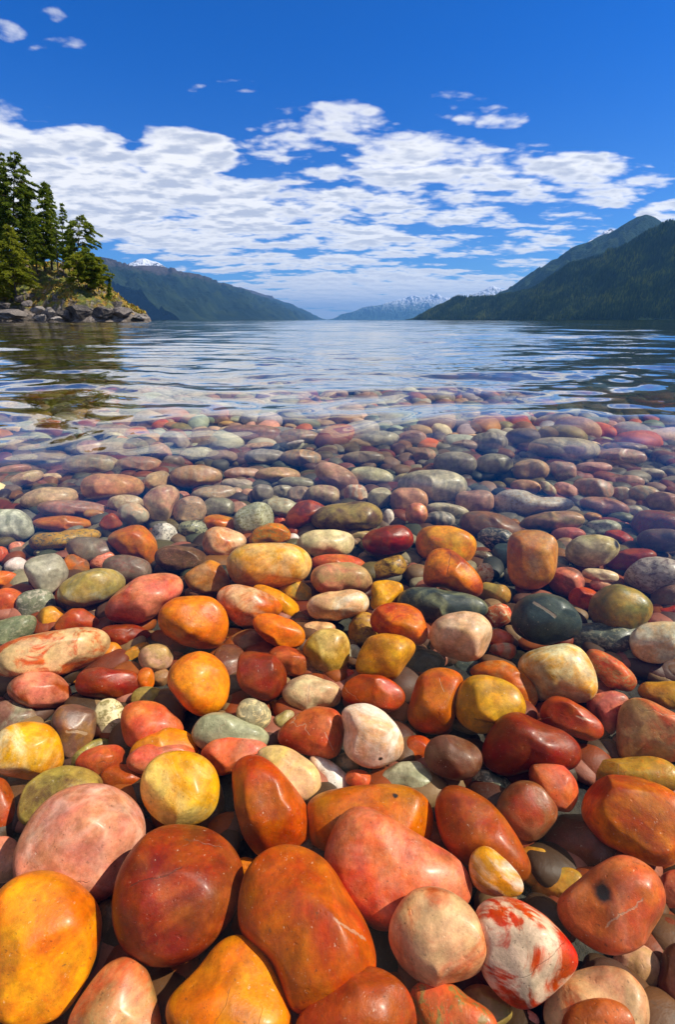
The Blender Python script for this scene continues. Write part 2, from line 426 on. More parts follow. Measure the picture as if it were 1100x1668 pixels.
def boulder(px, py, w_, h_, mat, Y, label, seed):
    V, F = ico(5)
    Y -= 2.6
    c = at(px, py, Y)
    k = Y / (FPX * 1.085 ** 0) * 0.93
    a, c_ = w_ / 2 * k * 1.12, h_ / 2 * k * 0.98
    b_ = a * 0.8
    rg_ = np.random.RandomState(seed)
    # cut the ball with random planes so that it is faceted like broken rock
    L_ = V.copy()
    for _ in range(22):
        d_ = rg_.normal(size=3); d_ /= np.linalg.norm(d_); o = rg_.uniform(0.45, 0.85)
        s_ = L_ @ d_
        L_ = L_ - np.outer(np.maximum(s_ - o, 0), d_) * 0.97
    L_ = L_ * (1 + lump(V, seed, 9.0, 0.05) + lump(V, seed + 1, 23.0, 0.015))[:, None]
    ob = shared_mesh('boulder', L_ * (a, b_, c_), F, mat, smooth=False)
    ob.location = c; ob.rotation_euler = (0, 0, rg_.uniform(-0.3, 0.3))
    ob['label'] = label; ob['category'] = 'boulder'; ob['group'] = 'boulders along the shore of the point'
    return ob
for k, bd in enumerate(BOULDERS): boulder(*bd, seed=300 + k)

# ---------------------------------------------------------------- conifers on the point
def bark_fn(q, b):
    co = q.n('TexCoord').outputs['Object']
    n = q.noise(q.vmath('MULTIPLY', co, (6, 6, 1)), 1.5, 5, 0.7)
    q.put(b.inputs['Base Color'], q.mixc(n, (0.035, 0.024, 0.018), (0.14, 0.10, 0.075))); b.inputs['Roughness'].default_value = 0.95
BARK = simple_mat('bark', bark_fn)
def leaf_mat(name, dark, mid, tip):
    def fn(q, b):
        geo = q.n('NewGeometry')
        isl = geo.outputs['Random Per Island']
        big = q.noise(geo.outputs['Position'], 0.5, 3, 0.6)
        f = q.math('ADD', q.math('MULTIPLY', isl, 0.6), q.math('MULTIPLY', big, 0.5))
        q.put(b.inputs['Base Color'], q.ramp(f, [(0.2, dark), (0.55, mid), (0.85, tip)]))
        b.inputs['Roughness'].default_value = 0.7; b.inputs['Specular IOR Level'].default_value = 0.2
        tl = q.n('BsdfTranslucent'); q.put(tl.inputs[0], b.inputs['Base Color'].links[0].from_socket)
        ms = q.n('MixShader'); ms.inputs[0].default_value = 0.5; q.put(ms.inputs[1], b.outputs[0]); q.put(ms.inputs[2], tl.outputs[0])
        out_ = [n for n in q.t.nodes if n.type == 'OUTPUT_MATERIAL'][0]; q.put(out_.inputs[0], ms.outputs[0])
    return simple_mat(name, fn)
L_DARK = leaf_mat('dark_needles', (0.05, 0.10, 0.012), (0.15, 0.21, 0.018), (0.30, 0.34, 0.03))
L_MID = leaf_mat('green_needles', (0.06, 0.11, 0.010), (0.17, 0.23, 0.016), (0.34, 0.36, 0.03))
L_YEL = leaf_mat('yellow_green_needles', (0.11, 0.15, 0.010), (0.25, 0.28, 0.016), (0.42, 0.40, 0.03))

def tube(path, radii, sides=7):
    P_ = np.array(path, float); n = len(P_)
    T = np.gradient(P_, axis=0); T /= np.linalg.norm(T, axis=1)[:, None] + 1e-9
    ref = np.array([0.1, 1.0, 0.0]) if abs(T[0][1]) < 0.9 else np.array([1.0, 0, 0])
    V = []
    for p, t, r in zip(P_, T, radii):
        a = np.cross(t, ref); a /= np.linalg.norm(a); b_ = np.cross(t, a)
        for k in range(sides):
            g = 2 * math.pi * k / sides
            V.append(p + r * (math.cos(g) * a + math.sin(g) * b_))
    F = [[i * sides + k, i * sides + (k + 1) % sides, (i + 1) * sides + (k + 1) % sides, (i + 1) * sides + k] for i in range(n - 1) for k in range(sides)]
    return np.array(V), np.array(F)

def conifer(px_base, py_base, px_top, py_top, half_px, Y, mat, label, seed, bare=0.12, dens=1.0, kind='spruce', droop=0.25, top_w=0.15):
    rg_ = np.random.RandomState(seed)
    base = at(px_base, py_base, Y); top = at(px_top, py_top, Y)
    H = top[2] - base[2]
    Rm = half_px * Y / FPX * 1.1
    root = bpy.data.objects.new('conifer_tree', None); COL.objects.link(root)
    root.location = base
    root['label'] = label; root['category'] = 'tree'; root['group'] = 'conifers growing on the rocky point'
    lean = top - base
    zs = np.linspace(-0.6, H * 0.985, 14)
    wob = rg_.uniform(-1, 1, 2) * 0.15
    def axis(z):
        f = np.clip(z / H, 0, 1)
        return np.array([lean[0] * f + wob[0] * math.sin(f * 5), wob[1] * math.sin(f * 4 + 1), z])
    V, F = tube([axis(z) for z in zs], [max(0.02, 0.022 * H * (1 - 0.93 * max(z, 0) / H)) * 0.62 for z in zs], 8)
    parts_V, parts_F = [V], [F]; nb = len(V)
    # crown: whorls of drooping boughs carrying flat sprays
    CV, CF = [], []; nc = 0
    nl = int(26 * dens * max(1.0, H / 14))
    limbs = []
    for k in range(nl):
        f = bare + (1 - bare) * (k + rg_.uniform(0, 0.8)) / nl
        z = f * H
        if f > 0.985: continue
        if kind == 'spruce':
            R_ = Rm * ((1 - f) / (1 - bare)) ** 0.75 * 1.0 + Rm * top_w * 0.25
        else:                                   # pine: wide irregular top, open below
            R_ = Rm * (0.55 + 0.6 * math.sin(math.pi * min(1, (f - bare) / (1 - bare) * 0.9 + 0.12))) * (1.0 if f < 0.8 else (1 - f) / 0.2 * 0.8 + 0.2)
        nb_ = rg_.randint(4, 7) if kind == 'spruce' else rg_.randint(2, 5)
        for _ in range(nb_):
            th = rg_.uniform(0, 2 * math.pi)
            L_ = R_ * rg_.uniform(0.55, 1.12)
            if rg_.uniform() < 0.12: L_ *= 0.5
            p0 = axis(z)
            up = 0.30 if kind == 'pine' else 0.08
            def bough(s_): return p0 + np.array([math.cos(th) * L_ * s_, math.sin(th) * L_ * s_, L_ * (up * s_ - droop * 1.4 * s_ * s_) + rg_.uniform(-0.02, 0.02)])
            limbs.append([bough(0), bough(0.45), bough(0.85)])
            m = int(max(6, 31 * dens * L_ / 2.0))
            s = rg_.uniform(0.15 if kind == 'spruce' else 0.4, 1.0, m) ** 0.8
            for s_ in s:
                c = bough(s_)
                spread = 0.33 * L_ * (1.05 - s_) + 0.10
                q_ = c + np.array([-math.sin(th), math.cos(th), 0]) * rg_.uniform(-1, 1) * spread + np.array([0, 0, rg_.uniform(-0.14, 0.10)])
                # a tuft: three crossing slivers
                sz = rg_.uniform(0.24, 0.52) * (0.75 + 0.02 * H)
                for _t in range(3):
                    d_ = np.array([math.cos(th), math.sin(th), -0.25]) + rg_.normal(size=3) * 0.6; d_ /= np.linalg.norm(d_)
                    e_ = np.cross(d_, rg_.normal(size=3)); e_ /= np.linalg.norm(e_) + 1e-9
                    CV += [q_ - d_ * sz * 0.5, q_ + e_ * sz * 0.15, q_ + d_ * sz * 0.8, q_ - e_ * sz * 0.15]
                    CF.append([nc, nc + 1, nc + 2, nc + 3]); nc += 4
    for pth in limbs[::2]:
        V2, F2 = tube(pth, [0.05, 0.03, 0.012], 4)
        parts_V.append(V2); parts_F.append(F2 + nb); nb += len(V2)
    tr = shared_mesh('trunk', np.concatenate(parts_V), np.concatenate(parts_F), BARK, parent=root)
    cr = shared_mesh('crown', np.array(CV), np.array(CF), mat, smooth=False, parent=root)
    return root
TREES = [
    # px,py of foot; px,py of top; half width; distance; foliage; label; options
    (-2, 440, 0, 243, 20, 92, L_DARK, 'very tall dark conifer cut by the left edge of the picture', dict(dens=1.1)),
    (22, 436, 22, 243, 26, 90, L_DARK, 'tallest dark pine with a ragged pointed top', dict(kind='pine', dens=1.5, bare=0.25, droop=0.3)),
    (72, 436, 70, 291, 21, 88, L_MID, 'tall dense green conifer with a double looking top right of the tallest pine', dict(dens=1.4)),
    (84, 434, 80, 297, 16, 90, L_DARK, 'tall narrow conifer growing close behind the dense green one', dict(dens=1.2)),
    (102, 440, 101, 329, 15, 86, L_DARK, 'slim conifer with gaps of sky between its boughs', dict(dens=0.7, bare=0.2)),
    (122, 444, 132, 348, 22, 84, L_MID, 'bent pine with an open crown at the right of the grove', dict(kind='pine', dens=1.25, bare=0.22, droop=0.35)),
    (94, 440, 90, 352, 6, 84, L_DARK, 'thin nearly bare trunk leaning beside the slim conifer', dict(dens=0.25, bare=0.55)),
    (26, 478, 10, 362, 30, 80, L_YEL, 'yellow green conifer standing in front at the left edge', dict(dens=1.3, bare=0.15)),
    (-8, 486, -6, 392, 22, 79, L_YEL, 'bright yellow green young tree cut by the left edge', dict(dens=1.2, bare=0.05)),
    (48, 432, 46, 306, 17, 94, L_DARK, 'dark conifer filling the gap behind the tallest pine and dense green one', dict(dens=1.2)),
    (10, 434, 8, 290, 20, 96, L_DARK, 'dark conifer rising behind the yellow green one', dict(dens=1.2)),
    (36, 434, 36, 282, 18, 98, L_DARK, 'shaded conifer at the back of the grove near the tallest pine', dict(dens=1.2)),
    (60, 440, 58, 352, 13, 86, L_MID, 'shorter green conifer at the foot of the dense one', dict(dens=1.1)),
    (146, 466, 143, 404, 17, 82, L_MID, 'short bushy pine below the bent one', dict(kind='pine', dens=1.5, bare=0.08, droop=0.2)),
    (160, 472, 158, 418, 15, 82, L_YEL, 'low yellowish pine at the right end of the grove', dict(kind='pine', dens=1.4, bare=0.05, droop=0.2)),
    (128, 462, 127, 410, 16, 81, L_YEL, 'low spreading bright green pine in front of the bent one', dict(kind='pine', dens=1.4, bare=0.05, droop=0.25)),
    (178, 492, 177, 452, 4, 83, L_DARK, 'tiny thin conifer on the slope right of the grove', dict(dens=0.6)),
    (112, 442, 114, 372, 12, 90, L_DARK, 'half hidden conifer between the slim one and the bent pine', dict(dens=0.9)),
    (-24, 440, -26, 262, 22, 90, L_DARK, 'tall conifer just beyond the left edge', dict(dens=1.0)),
]
for k, (a, b_, c, d_, hw, Y, mt, lb, kw) in enumerate(TREES):
    conifer(a, b_, c, d_, hw, Y, mt, lb, 700 + k, **kw)

# ---- heather, grass and low shrubs on the slope: one mass
def undergrowth():
    rg_ = np.random.RandomState(4)
    n = 15000
    x = rg_.uniform(-75, -31, n); y = rg_.uniform(79, 104, n)
    z = point_height(x, y)
    crest = np.interp(x * PY / y, BX, BZ) * y / PY
    dens = fbm(x * 0.3, y * 0.3, 61, 3)
    keep = (z > np.clip(crest * 0.42, 1.2, 9)) & (dens > 0.40) & (rg_.uniform(size=n) < 0.9)
    x, y, z = x[keep], y[keep], z[keep]; n = len(x)
    s = rg_.uniform(0.12, 0.42, n)
    V = np.empty((n, 3, 4, 3)); 
    for k in range(3):
        d_ = rg_.normal(size=(n, 3)); d_[:, 2] = np.abs(d_[:, 2]) + 0.5; d_ /= np.linalg.norm(d_, axis=1)[:, None]
        e_ = np.cross(d_, rg_.normal(size=(n, 3))); e_ /= np.linalg.norm(e_, axis=1)[:, None]
        c = np.stack([x, y, z], 1) + rg_.normal(size=(n, 3)) * 0.12
        V[:, k, 0] = c - d_ * s[:, None] * 0.3; V[:, k, 1] = c + e_ * s[:, None] * 0.5; V[:, k, 2] = c + d_ * s[:, None]; V[:, k, 3] = c - e_ * s[:, None] * 0.5
    F = np.arange(n * 12).reshape(-1, 4)
    def fn(q, b):
        geo = q.n('NewGeometry'); isl = geo.outputs['Random Per Island']
        big = q.noise(geo.outputs['Position'], 0.35, 3, 0.6)
        f = q.math('ADD', q.math('MULTIPLY', isl, 0.35), q.math('MULTIPLY', big, 0.65))
        q.put(b.inputs['Base Color'], q.ramp(f, [(0.25, (0.06, 0.09, 0.012)), (0.40, (0.20, 0.22, 0.02)), (0.50, (0.42, 0.22, 0.02)), (0.60, (0.46, 0.30, 0.05)), (0.75, (0.18, 0.22, 0.03))]))
        b.inputs['Roughness'].default_value = 0.85
    ob = shared_mesh('undergrowth', V.reshape(-1, 3), F, simple_mat('heather', fn), smooth=False)
    ob['kind'] = 'stuff'; ob['label'] = 'rusty and green heather and grass on the slope of the point'; ob['category'] = 'undergrowth'
undergrowth()

# ---------------------------------------------------------------- the air over the lake
def haze():
    x0, x1, y0, y1, z0, z1 = -45000, 60000, -30, 60000, -30, 1680
    V = [(x, y, z) for x in (x0, x1) for y in (y0, y1) for z in (z0, z1)]
    F = [(0, 1, 3, 2), (4, 6, 7, 5), (0, 4, 5, 1), (2, 3, 7, 6), (0, 2, 6, 4), (1, 5, 7, 3)]
    ob = shared_mesh('haze', V, F, None, smooth=False)
    m = bpy.data.materials.new('air'); m.use_nodes = True
    q = NT(m.node_tree)
    v = q.n('VolumePrincipled'); v.inputs['Color'].default_value = (0.20, 0.52, 1.0, 1); v.inputs['Density'].default_value = HAZE
    v.inputs['Anisotropy'].default_value = 0.2
    o = q.n('OutputMaterial'); q.put(o.inputs['Volume'], v.outputs[0])
    ob.data.materials.append(m); ob['kind'] = 'stuff'
    ob['label'] = 'thin blue air over the lake fading the far mountains'; ob['category'] = 'haze'
HAZE = 0.000033
haze()
# ---------------------------------------------------------------- the pebbles of the shore, each one traced from the photograph
# a stone is given by its outline: ('E', cx, cy, width, height, turn, squareness) or ('P', [points]); pixels of the 1100 x 1668 photograph.
# colour, second colour, pattern (P plain, M mottled, G granular, B banded, V veined), lift (0 on the bed, -1 sunk between others, 1 on top)
PAL = dict(
    org='dc780a', orb='c4641c', ory='e2982a', yel='e09c30', ylw='ecc074', gld='b88838', och='c48030',
    rus='b4521a', brk='a04824', red='b04018', drd='7c2e16', mar='66341f', cor='cf643c', sal='d28062', pnk='e0a690', vrd='cc3412', pkw='e8c0a8', pch='deb084', crm='e4d2a0', wht='e8decb',
    tan='b89060', brn='8c5e38', dbr='5e4228', pur='7c5644', gpu='766452', oli='857842', gol='a48c46', grn='737858', gry='989376', lgy='bab294', dgy='50564a', slt='343f3c', blk='2c2f2c')
def E(cx, cy, w_, h_, rot=0, n=2.2): return ('E', cx, cy, w_, h_, rot, n)
def Pg(*v): return ('P', list(zip(v[0::2], v[1::2])))
STONES = [
 # ---- the large ones along the bottom edge
 (Pg(-30,1500,-5,1455,22,1432,47,1422,78,1419,109,1428,138,1450,160,1475,164,1501,160,1537,149,1570,135,1603,113,1639,87,1661,50,1672,5,1668,-25,1640,-38,1570),'org','ory','M',1,'!large glowing orange pebble with yellow patches in the bottom left corner'),
 (Pg(273,1343,327,1346,364,1363,385,1388,396,1417,391,1457,378,1493,349,1530,316,1559,284,1572,247,1573,218,1563,196,1537,185,1501,185,1464,193,1424,211,1392,236,1361),'drd','brk','M',1,'!large dark red pebble with a thin crack across its face'),
 (Pg(156,1277,189,1284,215,1297,229,1319,236,1348,232,1375,212,1420,190,1452,165,1475,120,1480,60,1470,25,1440,22,1410,26,1384,40,1352,58,1322,91,1293,124,1281),'sal','pnk','M',0,'!large pale pink pebble with soft rosy streaks'),
 (E(293,1285,127,122,0,2.2),'yel','ylw','M',1,'!round yellow pebble with pale cream blotches'),
 (Pg(207,1557,225,1562,240,1584,251,1617,262,1668,258,1700,200,1715,120,1705,108,1668,127,1632,153,1595,175,1570),'tan','cor','M',1,'!tan cone shaped pebble with orange speckles at the bottom edge'),
 (Pg(390,1522,412,1530,430,1552,448,1584,463,1621,475,1664,470,1700,400,1715,300,1710,273,1668,270,1640,282,1618,306,1597,328,1573,352,1541,370,1526),'org','och','M',1,'!orange pebble with a rounded knob at the bottom edge'),
 (Pg(459,1375,492,1379,521,1395,550,1424,575,1461,594,1493,603,1523,612,1559,610,1590,580,1625,530,1650,480,1655,455,1610,430,1560,395,1525,389,1486,394,1443,405,1413,426,1390),'rus','brk','M',1,'!very large rust orange egg shaped pebble with a pale nick on its right flank'),
 (Pg(579,1312,605,1317,641,1337,685,1363,722,1385,748,1400,762,1421,772,1452,760,1480,700,1500,637,1515,610,1515,570,1470,540,1440,528,1399,539,1363,554,1333,565,1319),'cor','sal','M',0,'!large salmon pink triangular pebble with fine pits'),
 (Pg(410,1229,425,1231,450,1250,472,1275,499,1308,510,1344,506,1375,480,1390,440,1397,419,1397,397,1362,383,1315,379,1268,376,1250,385,1238),'rus','brk','P',0,'!long smooth red pebble leaning down to the right'),
 (Pg(499,1304,532,1290,583,1281,634,1278,670,1283,695,1300,706,1322,709,1362,690,1400,600,1410,530,1395,506,1374,502,1340),'orb','och','P',-1,'!wide amber brown pebble with a small dark dot'),
 (Pg(733,1277,758,1284,795,1304,820,1330,842,1363,856,1392,868,1410,865,1432,840,1440,780,1425,745,1400,722,1370,714,1340,710,1308,718,1286),'brk','orb','P',0,'!large smooth brick red pebble sloping to the right'),
 (Pg(791,1377,805,1384,827,1403,845,1424,854,1443,853,1457,834,1461,805,1461,784,1453,771,1439,765,1417,767,1395,776,1383),'yel','wht','M',2,'!small yellow and white drop shaped pebble'),
 (E(859,1321,98,94,30,2.2),'brn','brk','M',0,'round dusky brown red'),
 (E(903,1280,98,68,50,2.2),'cor','sal','M',1,'bright coral oval'),
 (Pg(948,1296,965,1272,1000,1262,1037,1261,1075,1277,1110,1300,1125,1350,1105,1406,1071,1411,1042,1399,1009,1384,984,1373,962,1348,947,1326),'rus','org','M',1,'!large orange marbled pebble at the right edge'),
 (Pg(1009,1392,1038,1399,1064,1417,1082,1443,1093,1468,1089,1493,1067,1523,1035,1548,1002,1556,973,1548,936,1523,915,1501,907,1475,915,1457,940,1439,969,1413),'cor','sal','M',2,'!large coral pebble with one black spot'),
 (Pg(699,1444,729,1450,762,1472,784,1504,795,1544,787,1581,769,1603,740,1608,705,1606,677,1602,648,1577,634,1537,637,1501,655,1468,674,1450),'pch','cor','M',2,'!round whitish pink pebble with rusty mottling'),
 (Pg(776,1477,798,1464,827,1461,856,1472,889,1493,918,1523,940,1552,944,1570,925,1595,896,1621,867,1643,845,1644,820,1628,798,1603,785,1580,785,1540,775,1500),'vrd','pkw','V',2,'!bright red and white marbled pebble'),
 (Pg(885,1650,896,1617,925,1588,955,1577,991,1574,1020,1581,1042,1603,1055,1624,1058,1668,1040,1700,960,1710,900,1690),'pch','cor','M',1,'!peach tan pebble with small rust flecks near the bottom right'),
 (E(976,1672,118,92,0,2.1),'brk','cor','M',2,'smooth dull red overlapping'),
 (Pg(601,1573,626,1581,652,1599,670,1624,679,1653,682,1690,600,1720,500,1720,478,1672,506,1632,532,1606,568,1584),'brk','drd','M',2,'!dark rusty red dome shaped pebble at the bottom edge'),
 (Pg(666,1615,692,1595,724,1599,750,1610,775,1630,802,1650,815,1680,760,1710,690,1690,672,1650),'cor','oli','G',1,'!rough orange and green flecked stone at the bottom edge'),
 (E(790,1645,92,74,35),'gol','tan','M',0,'pale olive'),
 (E(852,1664,54,40,10),'pnk','cor','M',0,'small pale rose'),
 (E(1038,1580,86,76,60),'tan','pnk','M',-1,'pinkish brown'),
 (E(908,1442,88,58,-8),'gol','och','M',-1,'dull ochre half shaded'),
 (E(1108,1592,70,112,0),'mar','pur','P',0,'dark maroon'),
 (E(1103,1450,64,66,0),'sal','cor','M',0,'rosy red'),
 (E(6,1405,64,86,0),'sal','pnk','M',0,'pale salmon'),
 (E(-2,1316,52,98,0),'brk','red','P',0,'smooth brick red'),
 (Pg(28,1320,40,1280,70,1258,105,1247,140,1252,168,1268,165,1300,120,1330,60,1345,32,1345),'gol','dbr','M',0,'olive and dark brown blotched'),
 (E(342,1312,46,92,0),'dbr','brn','P',-1,'shaded dark brown'),
 (E(180,1520,64,112,10,2.6),'dbr','brn','G',-1,'rough dark brown'),
 (E(150,1580,50,64,30,2.8),'och','gol','G',-1,'rough golden brown'),
 (E(280,1606,70,32,-15),'gol','grn','G',-1,'curved olive green'),
 (E(868,1411,56,66,20,2.6),'gld','och','G',-1,'rough golden'),
 (E(945,1375,130,104,0),'mar','dbr','P',-2,'deeply shaded maroon'),
 (E(402,1412,36,32,0),'org','orb','P',-1,'tiny bright orange'),
 (E(1085,1662,62,44,0),'dgy','gry','G',-1,'dark grey speckled'),
 (E(1075,1538,42,26,10,2.6),'gol','gld','G',-1,'little yellow green'),
 (E(640,1585,66,40,5),'brn','gpu','G',-1,'shaded grey brown'),
 # ---- second band
 (Pg(0,1053,30,1040,75,1030,130,1023,165,1024,182,1038,183,1052,170,1070,140,1085,100,1099,60,1097,10,1104,-15,1095,-20,1070),'pch','cor','V',1,'!long pink and cream streaked pebble at the left edge'),
 (Pg(0,1122,15,1104,45,1095,80,1094,100,1102,112,1115,118,1132,108,1145,85,1157,60,1157,35,1147,10,1136),'sal','brk','M',0,'!smooth rose pink oval pebble at the left'),
 (Pg(120,1110,130,1092,160,1087,200,1089,225,1097,232,1112,222,1128,195,1138,150,1135,125,1130),'drd','red','P',0,'long deep red'),
 (Pg(-15,1220,-5,1195,20,1180,50,1176,78,1180,95,1198,102,1225,103,1248,80,1262,45,1272,5,1270,-15,1250),'yel','crm','M',1,'!squarish cream and yellow pebble at the left edge'),
 (Pg(125,1141,145,1148,157,1160,158,1178,152,1200,140,1220,110,1238,100,1225,90,1195,82,1178,88,1160,103,1147),'pur','brn','V',0,'purple brown with pale veins'),
 (E(180,1175,54,74,-10),'crm','oli','G',-1,'cream and dark pitted'),
 (Pg(198,1160,205,1148,225,1142,250,1143,272,1152,290,1170,302,1190,280,1210,240,1215,208,1218,200,1195,197,1175),'cor','sal','M',0,'rounded salmon red'),
 (E(245,1142,64,46,10),'oli','gol','M',-1,'dull olive'),
 (Pg(118,1245,135,1225,160,1215,190,1213,204,1222,205,1245,190,1262,168,1267,140,1258),'cor','brk','M',0,'coral red wedge'),
 (Pg(207,1240,215,1215,240,1195,275,1185,300,1190,320,1205,326,1220,300,1240,215,1250),'och','org','M',0,'golden orange flat'),
 (E(262,1236,112,56,-10),'sal','cor','M',0,'pale coral'),
 (E(205,1272,86,54,5),'brk','drd','P',-1,'smooth dark red'),
 (E(145,1228,78,32,-35),'gol','oli','G',-1,'narrow olive yellow'),
 (E(254,1071,58,44,-5),'tan','pnk','M',0,'tan and pink'),
 (E(219,1063,56,20,-30,2.6),'gld','och','G',0,'rough golden finger shaped'),
 (E(181,1062,36,32,0),'och','brn','P',0,'small ochre brown'),
 (E(197,1084,60,30,5),'dgy','grn','G',-1,'dark grey green'),
 (E(237,1107,30,40,10),'orb','cor','P',0,'small burnt orange'),
 (E(262,1103,26,30,20,2.8),'brn','tan','P',-1,'tiny wedge shaped brown'),
 (E(25,1168,92,56,0),'pur','gry','M',-1,'shaded purple grey'),
 (E(118,1102,54,24,0),'och','brn','P',-1,'narrow shaded ochre'),
 (E(32,1285,50,26,-8),'cor','sal','P',-1,'small salmon orange'),
 (Pg(272,1118,276,1090,300,1068,325,1061,350,1066,368,1085,374,1110,370,1140,355,1160,325,1167,305,1155,288,1137),'org','ory','M',1,'!round vivid orange pebble, lower of the two brightest'),
 (Pg(257,1010,262,990,285,974,320,971,345,973,365,990,372,1015,368,1038,355,1054,325,1058,300,1052,275,1040,262,1028),'org','orb','P',1,'!wide vivid orange pebble, upper of the two brightest'),
 (Pg(388,1080,390,1062,410,1057,432,1062,460,1075,470,1090,470,1110,458,1130,438,1142,415,1137,393,1122,386,1105),'drd','brk','P',1,'!blocky brick red pebble with rounded corners'),
 (E(473,1077,74,46,15),'brk','cor','M',0,'rusty red cracked'),
 (E(372,1095,62,92,5),'mar','dbr','P',-2,'shaded maroon'),
 (Pg(458,1130,468,1108,490,1099,520,1099,545,1110,556,1125,553,1148,530,1155,495,1160,470,1148),'pch','crm','M',0,'smooth cream peach'),
 (E(414,1163,58,48,20,2.3),'gry','crm','G',1,'!small round grey granite pebble with a pitted surface'),
 (Pg(310,1195,325,1170,345,1161,370,1162,395,1173,425,1185,438,1195,440,1210,420,1225,350,1230,320,1215),'lgy','gry','M',0,'!long smooth pale grey pebble'),
 (Pg(325,1225,345,1207,375,1199,410,1204,440,1213,430,1235,390,1255,355,1265,335,1245),'cor','sal','M',0,'pale coral flat'),
 (Pg(412,1228,430,1217,455,1214,480,1222,505,1240,520,1258,523,1280,515,1300,490,1315,460,1290,430,1250),'pch','ylw','M',0,'!smooth peach and cream streaked pebble behind the long red one'),
 (Pg(500,1232,512,1228,530,1234,550,1248,568,1265,572,1285,550,1300,525,1295,518,1262),'wht','pch','M',-1,'white and peach'),
 (Pg(452,1195,465,1178,490,1160,515,1151,545,1155,560,1170,563,1200,555,1225,540,1237,510,1232,470,1220,453,1210),'cor','brk','M',0,'!broad salmon red pebble with a faint crease'),
 (E(463,1172,40,26,-30),'crm','gol','M',0,'tiny cream'),
 (E(452,1154,32,28,0),'och','orb','P',-1,'tiny rust orange'),
 (E(373,1157,54,34,0),'drd','brk','P',-1,'shaded deep red'),
 (E(402,1047,58,42,-15),'brn','pur','M',-1,'dull brown'),
 (E(381,1036,34,26,0,2.6),'och','brn','G',-1,'little rough ochre'),
 (E(368,1056,30,22,0),'pch','tan','P',-1,'tiny peach'),
 (Pg(555,1157,575,1147,600,1146,625,1158,645,1180,656,1200,658,1225,650,1240,620,1252,590,1248,565,1230,558,1210,562,1190),'wht','pch','M',1,'!large smooth white pebble with a peach tinge'),
 (Pg(555,1130,565,1110,590,1097,615,1097,640,1110,658,1125,661,1142,645,1157,625,1161,595,1148,565,1145),'red','brk','M',1,'!smooth deep red oval pebble right behind the white one'),
 (Pg(578,1095,585,1065,600,1038,625,1032,655,1036,677,1047,678,1060,665,1080,645,1105,625,1110,600,1100),'och','yel','M',1,'!yellow and rust coloured wedge shaped pebble'),
 (Pg(493,1058,502,1040,520,1026,545,1024,563,1032,570,1050,568,1075,560,1090,535,1102,512,1095,498,1078),'gld','ylw','M',0,'rounded ochre yellow'),
 (E(558,1105,46,34,0),'red','cor','P',-1,'small bright red'),
 (Pg(663,1160,668,1130,680,1105,700,1090,725,1088,748,1095,757,1108,750,1140,742,1165,732,1190,705,1197,680,1190,666,1175),'orb','brk','P',0,'!tall rust orange pebble with a hair thin pale crack'),
 (Pg(743,1150,748,1120,765,1102,790,1100,820,1107,845,1122,857,1148,857,1165,835,1178,810,1190,785,1196,760,1185,745,1170),'yel','gld','M',1,'!mustard yellow pebble with a small notch'),
 (E(692,1082,68,50,10),'dgy','slt','M',-1,'blue grey'),
 (Pg(758,1105,765,1088,790,1077,820,1076,850,1092,870,1115,878,1140,870,1155,850,1150,820,1120,790,1105),'orb','tan','M',0,'curved brownish orange'),
 (E(762,1088,48,28,0),'slt','gry','P',-2,'shaded slate'),
 (E(739,1234,94,70,15),'mar','pur','M',1,'!dusky maroon oval pebble'),
 (E(680,1222,54,48,0),'brk','orb','P',-1,'brick orange'),
 (Pg(605,1285,620,1260,650,1242,680,1240,705,1255,722,1275,715,1300,600,1300),'gry','lgy','M',-1,'flat plain grey'),
 (E(566,1243,40,34,10),'tan','dgy','G',-1,'small brown granite'),
 (E(586,1269,46,30,10),'cor','red','P',0,'small clear coral'),
 (E(796,1281,82,52,15),'dgy','lgy','G',-1,'dark speckled granite'),
 (E(603,1256,44,18,0),'dgy','gry','G',-2,'shaded dark granite'),
 (E(575,1070,30,40,0),'lgy','wht','P',-1,'pale grey'),
 (E(667,1112,32,24,-35),'gry','tan','B',-1,'small streaky grey'),
 (E(652,1108,20,18,0),'orb','och','P',-1,'tiny amber'),
 (Pg(843,1080,855,1065,885,1055,925,1048,945,1055,958,1070,970,1095,975,1128,962,1140,950,1146,925,1140,900,1138,880,1148,868,1130,860,1110,848,1095),'crm','yel','M',0,'!large cream yellow pebble with a bright yellow rim'),
 (Pg(880,1160,890,1138,903,1132,925,1138,955,1155,978,1175,987,1190,980,1203,960,1207,925,1195,885,1178),'red','brk','P',1,'!angular brick red pebble with a small pale scratch'),
 (Pg(788,1215,800,1190,820,1165,845,1160,875,1170,905,1185,940,1203,957,1222,958,1240,940,1258,930,1263,900,1250,860,1255,830,1265,800,1255,785,1240),'drd','red','P',1,'!large deep red block shaped pebble'),
 (Pg(955,1140,975,1130,1000,1125,1020,1132,1028,1145,1015,1165,1005,1190,995,1200,975,1180,960,1160),'sal','pur','M',0,'dusty rose'),
 (Pg(1008,1165,1015,1145,1035,1136,1060,1142,1085,1155,1110,1168,1125,1200,1110,1240,1075,1240,1040,1235,1010,1240,1006,1200),'tan','cor','M',0,'!large tan pebble with a salmon blush at the right edge'),
 (Pg(952,1060,965,1056,990,1065,1015,1080,1035,1095,1043,1112,1030,1130,1010,1128,985,1125,970,1100),'cor','tan','G',0,'mottled rust and tan'),
 (Pg(1033,1125,1045,1112,1080,1109,1120,1112,1120,1155,1085,1155,1050,1140),'och','gld','M',0,'golden ochre slab like'),
 (Pg(1026,1045,1030,1030,1050,1016,1080,1012,1110,1015,1120,1045,1105,1070,1075,1081,1050,1077,1032,1065),'pch','wht','M',1,'!smooth creamy white pebble at the right edge'),
 (Pg(935,1265,955,1245,985,1238,1030,1233,1060,1232,1090,1240,1110,1260,1110,1290,960,1290),'gld','och','G',-1,'flat golden brown'),
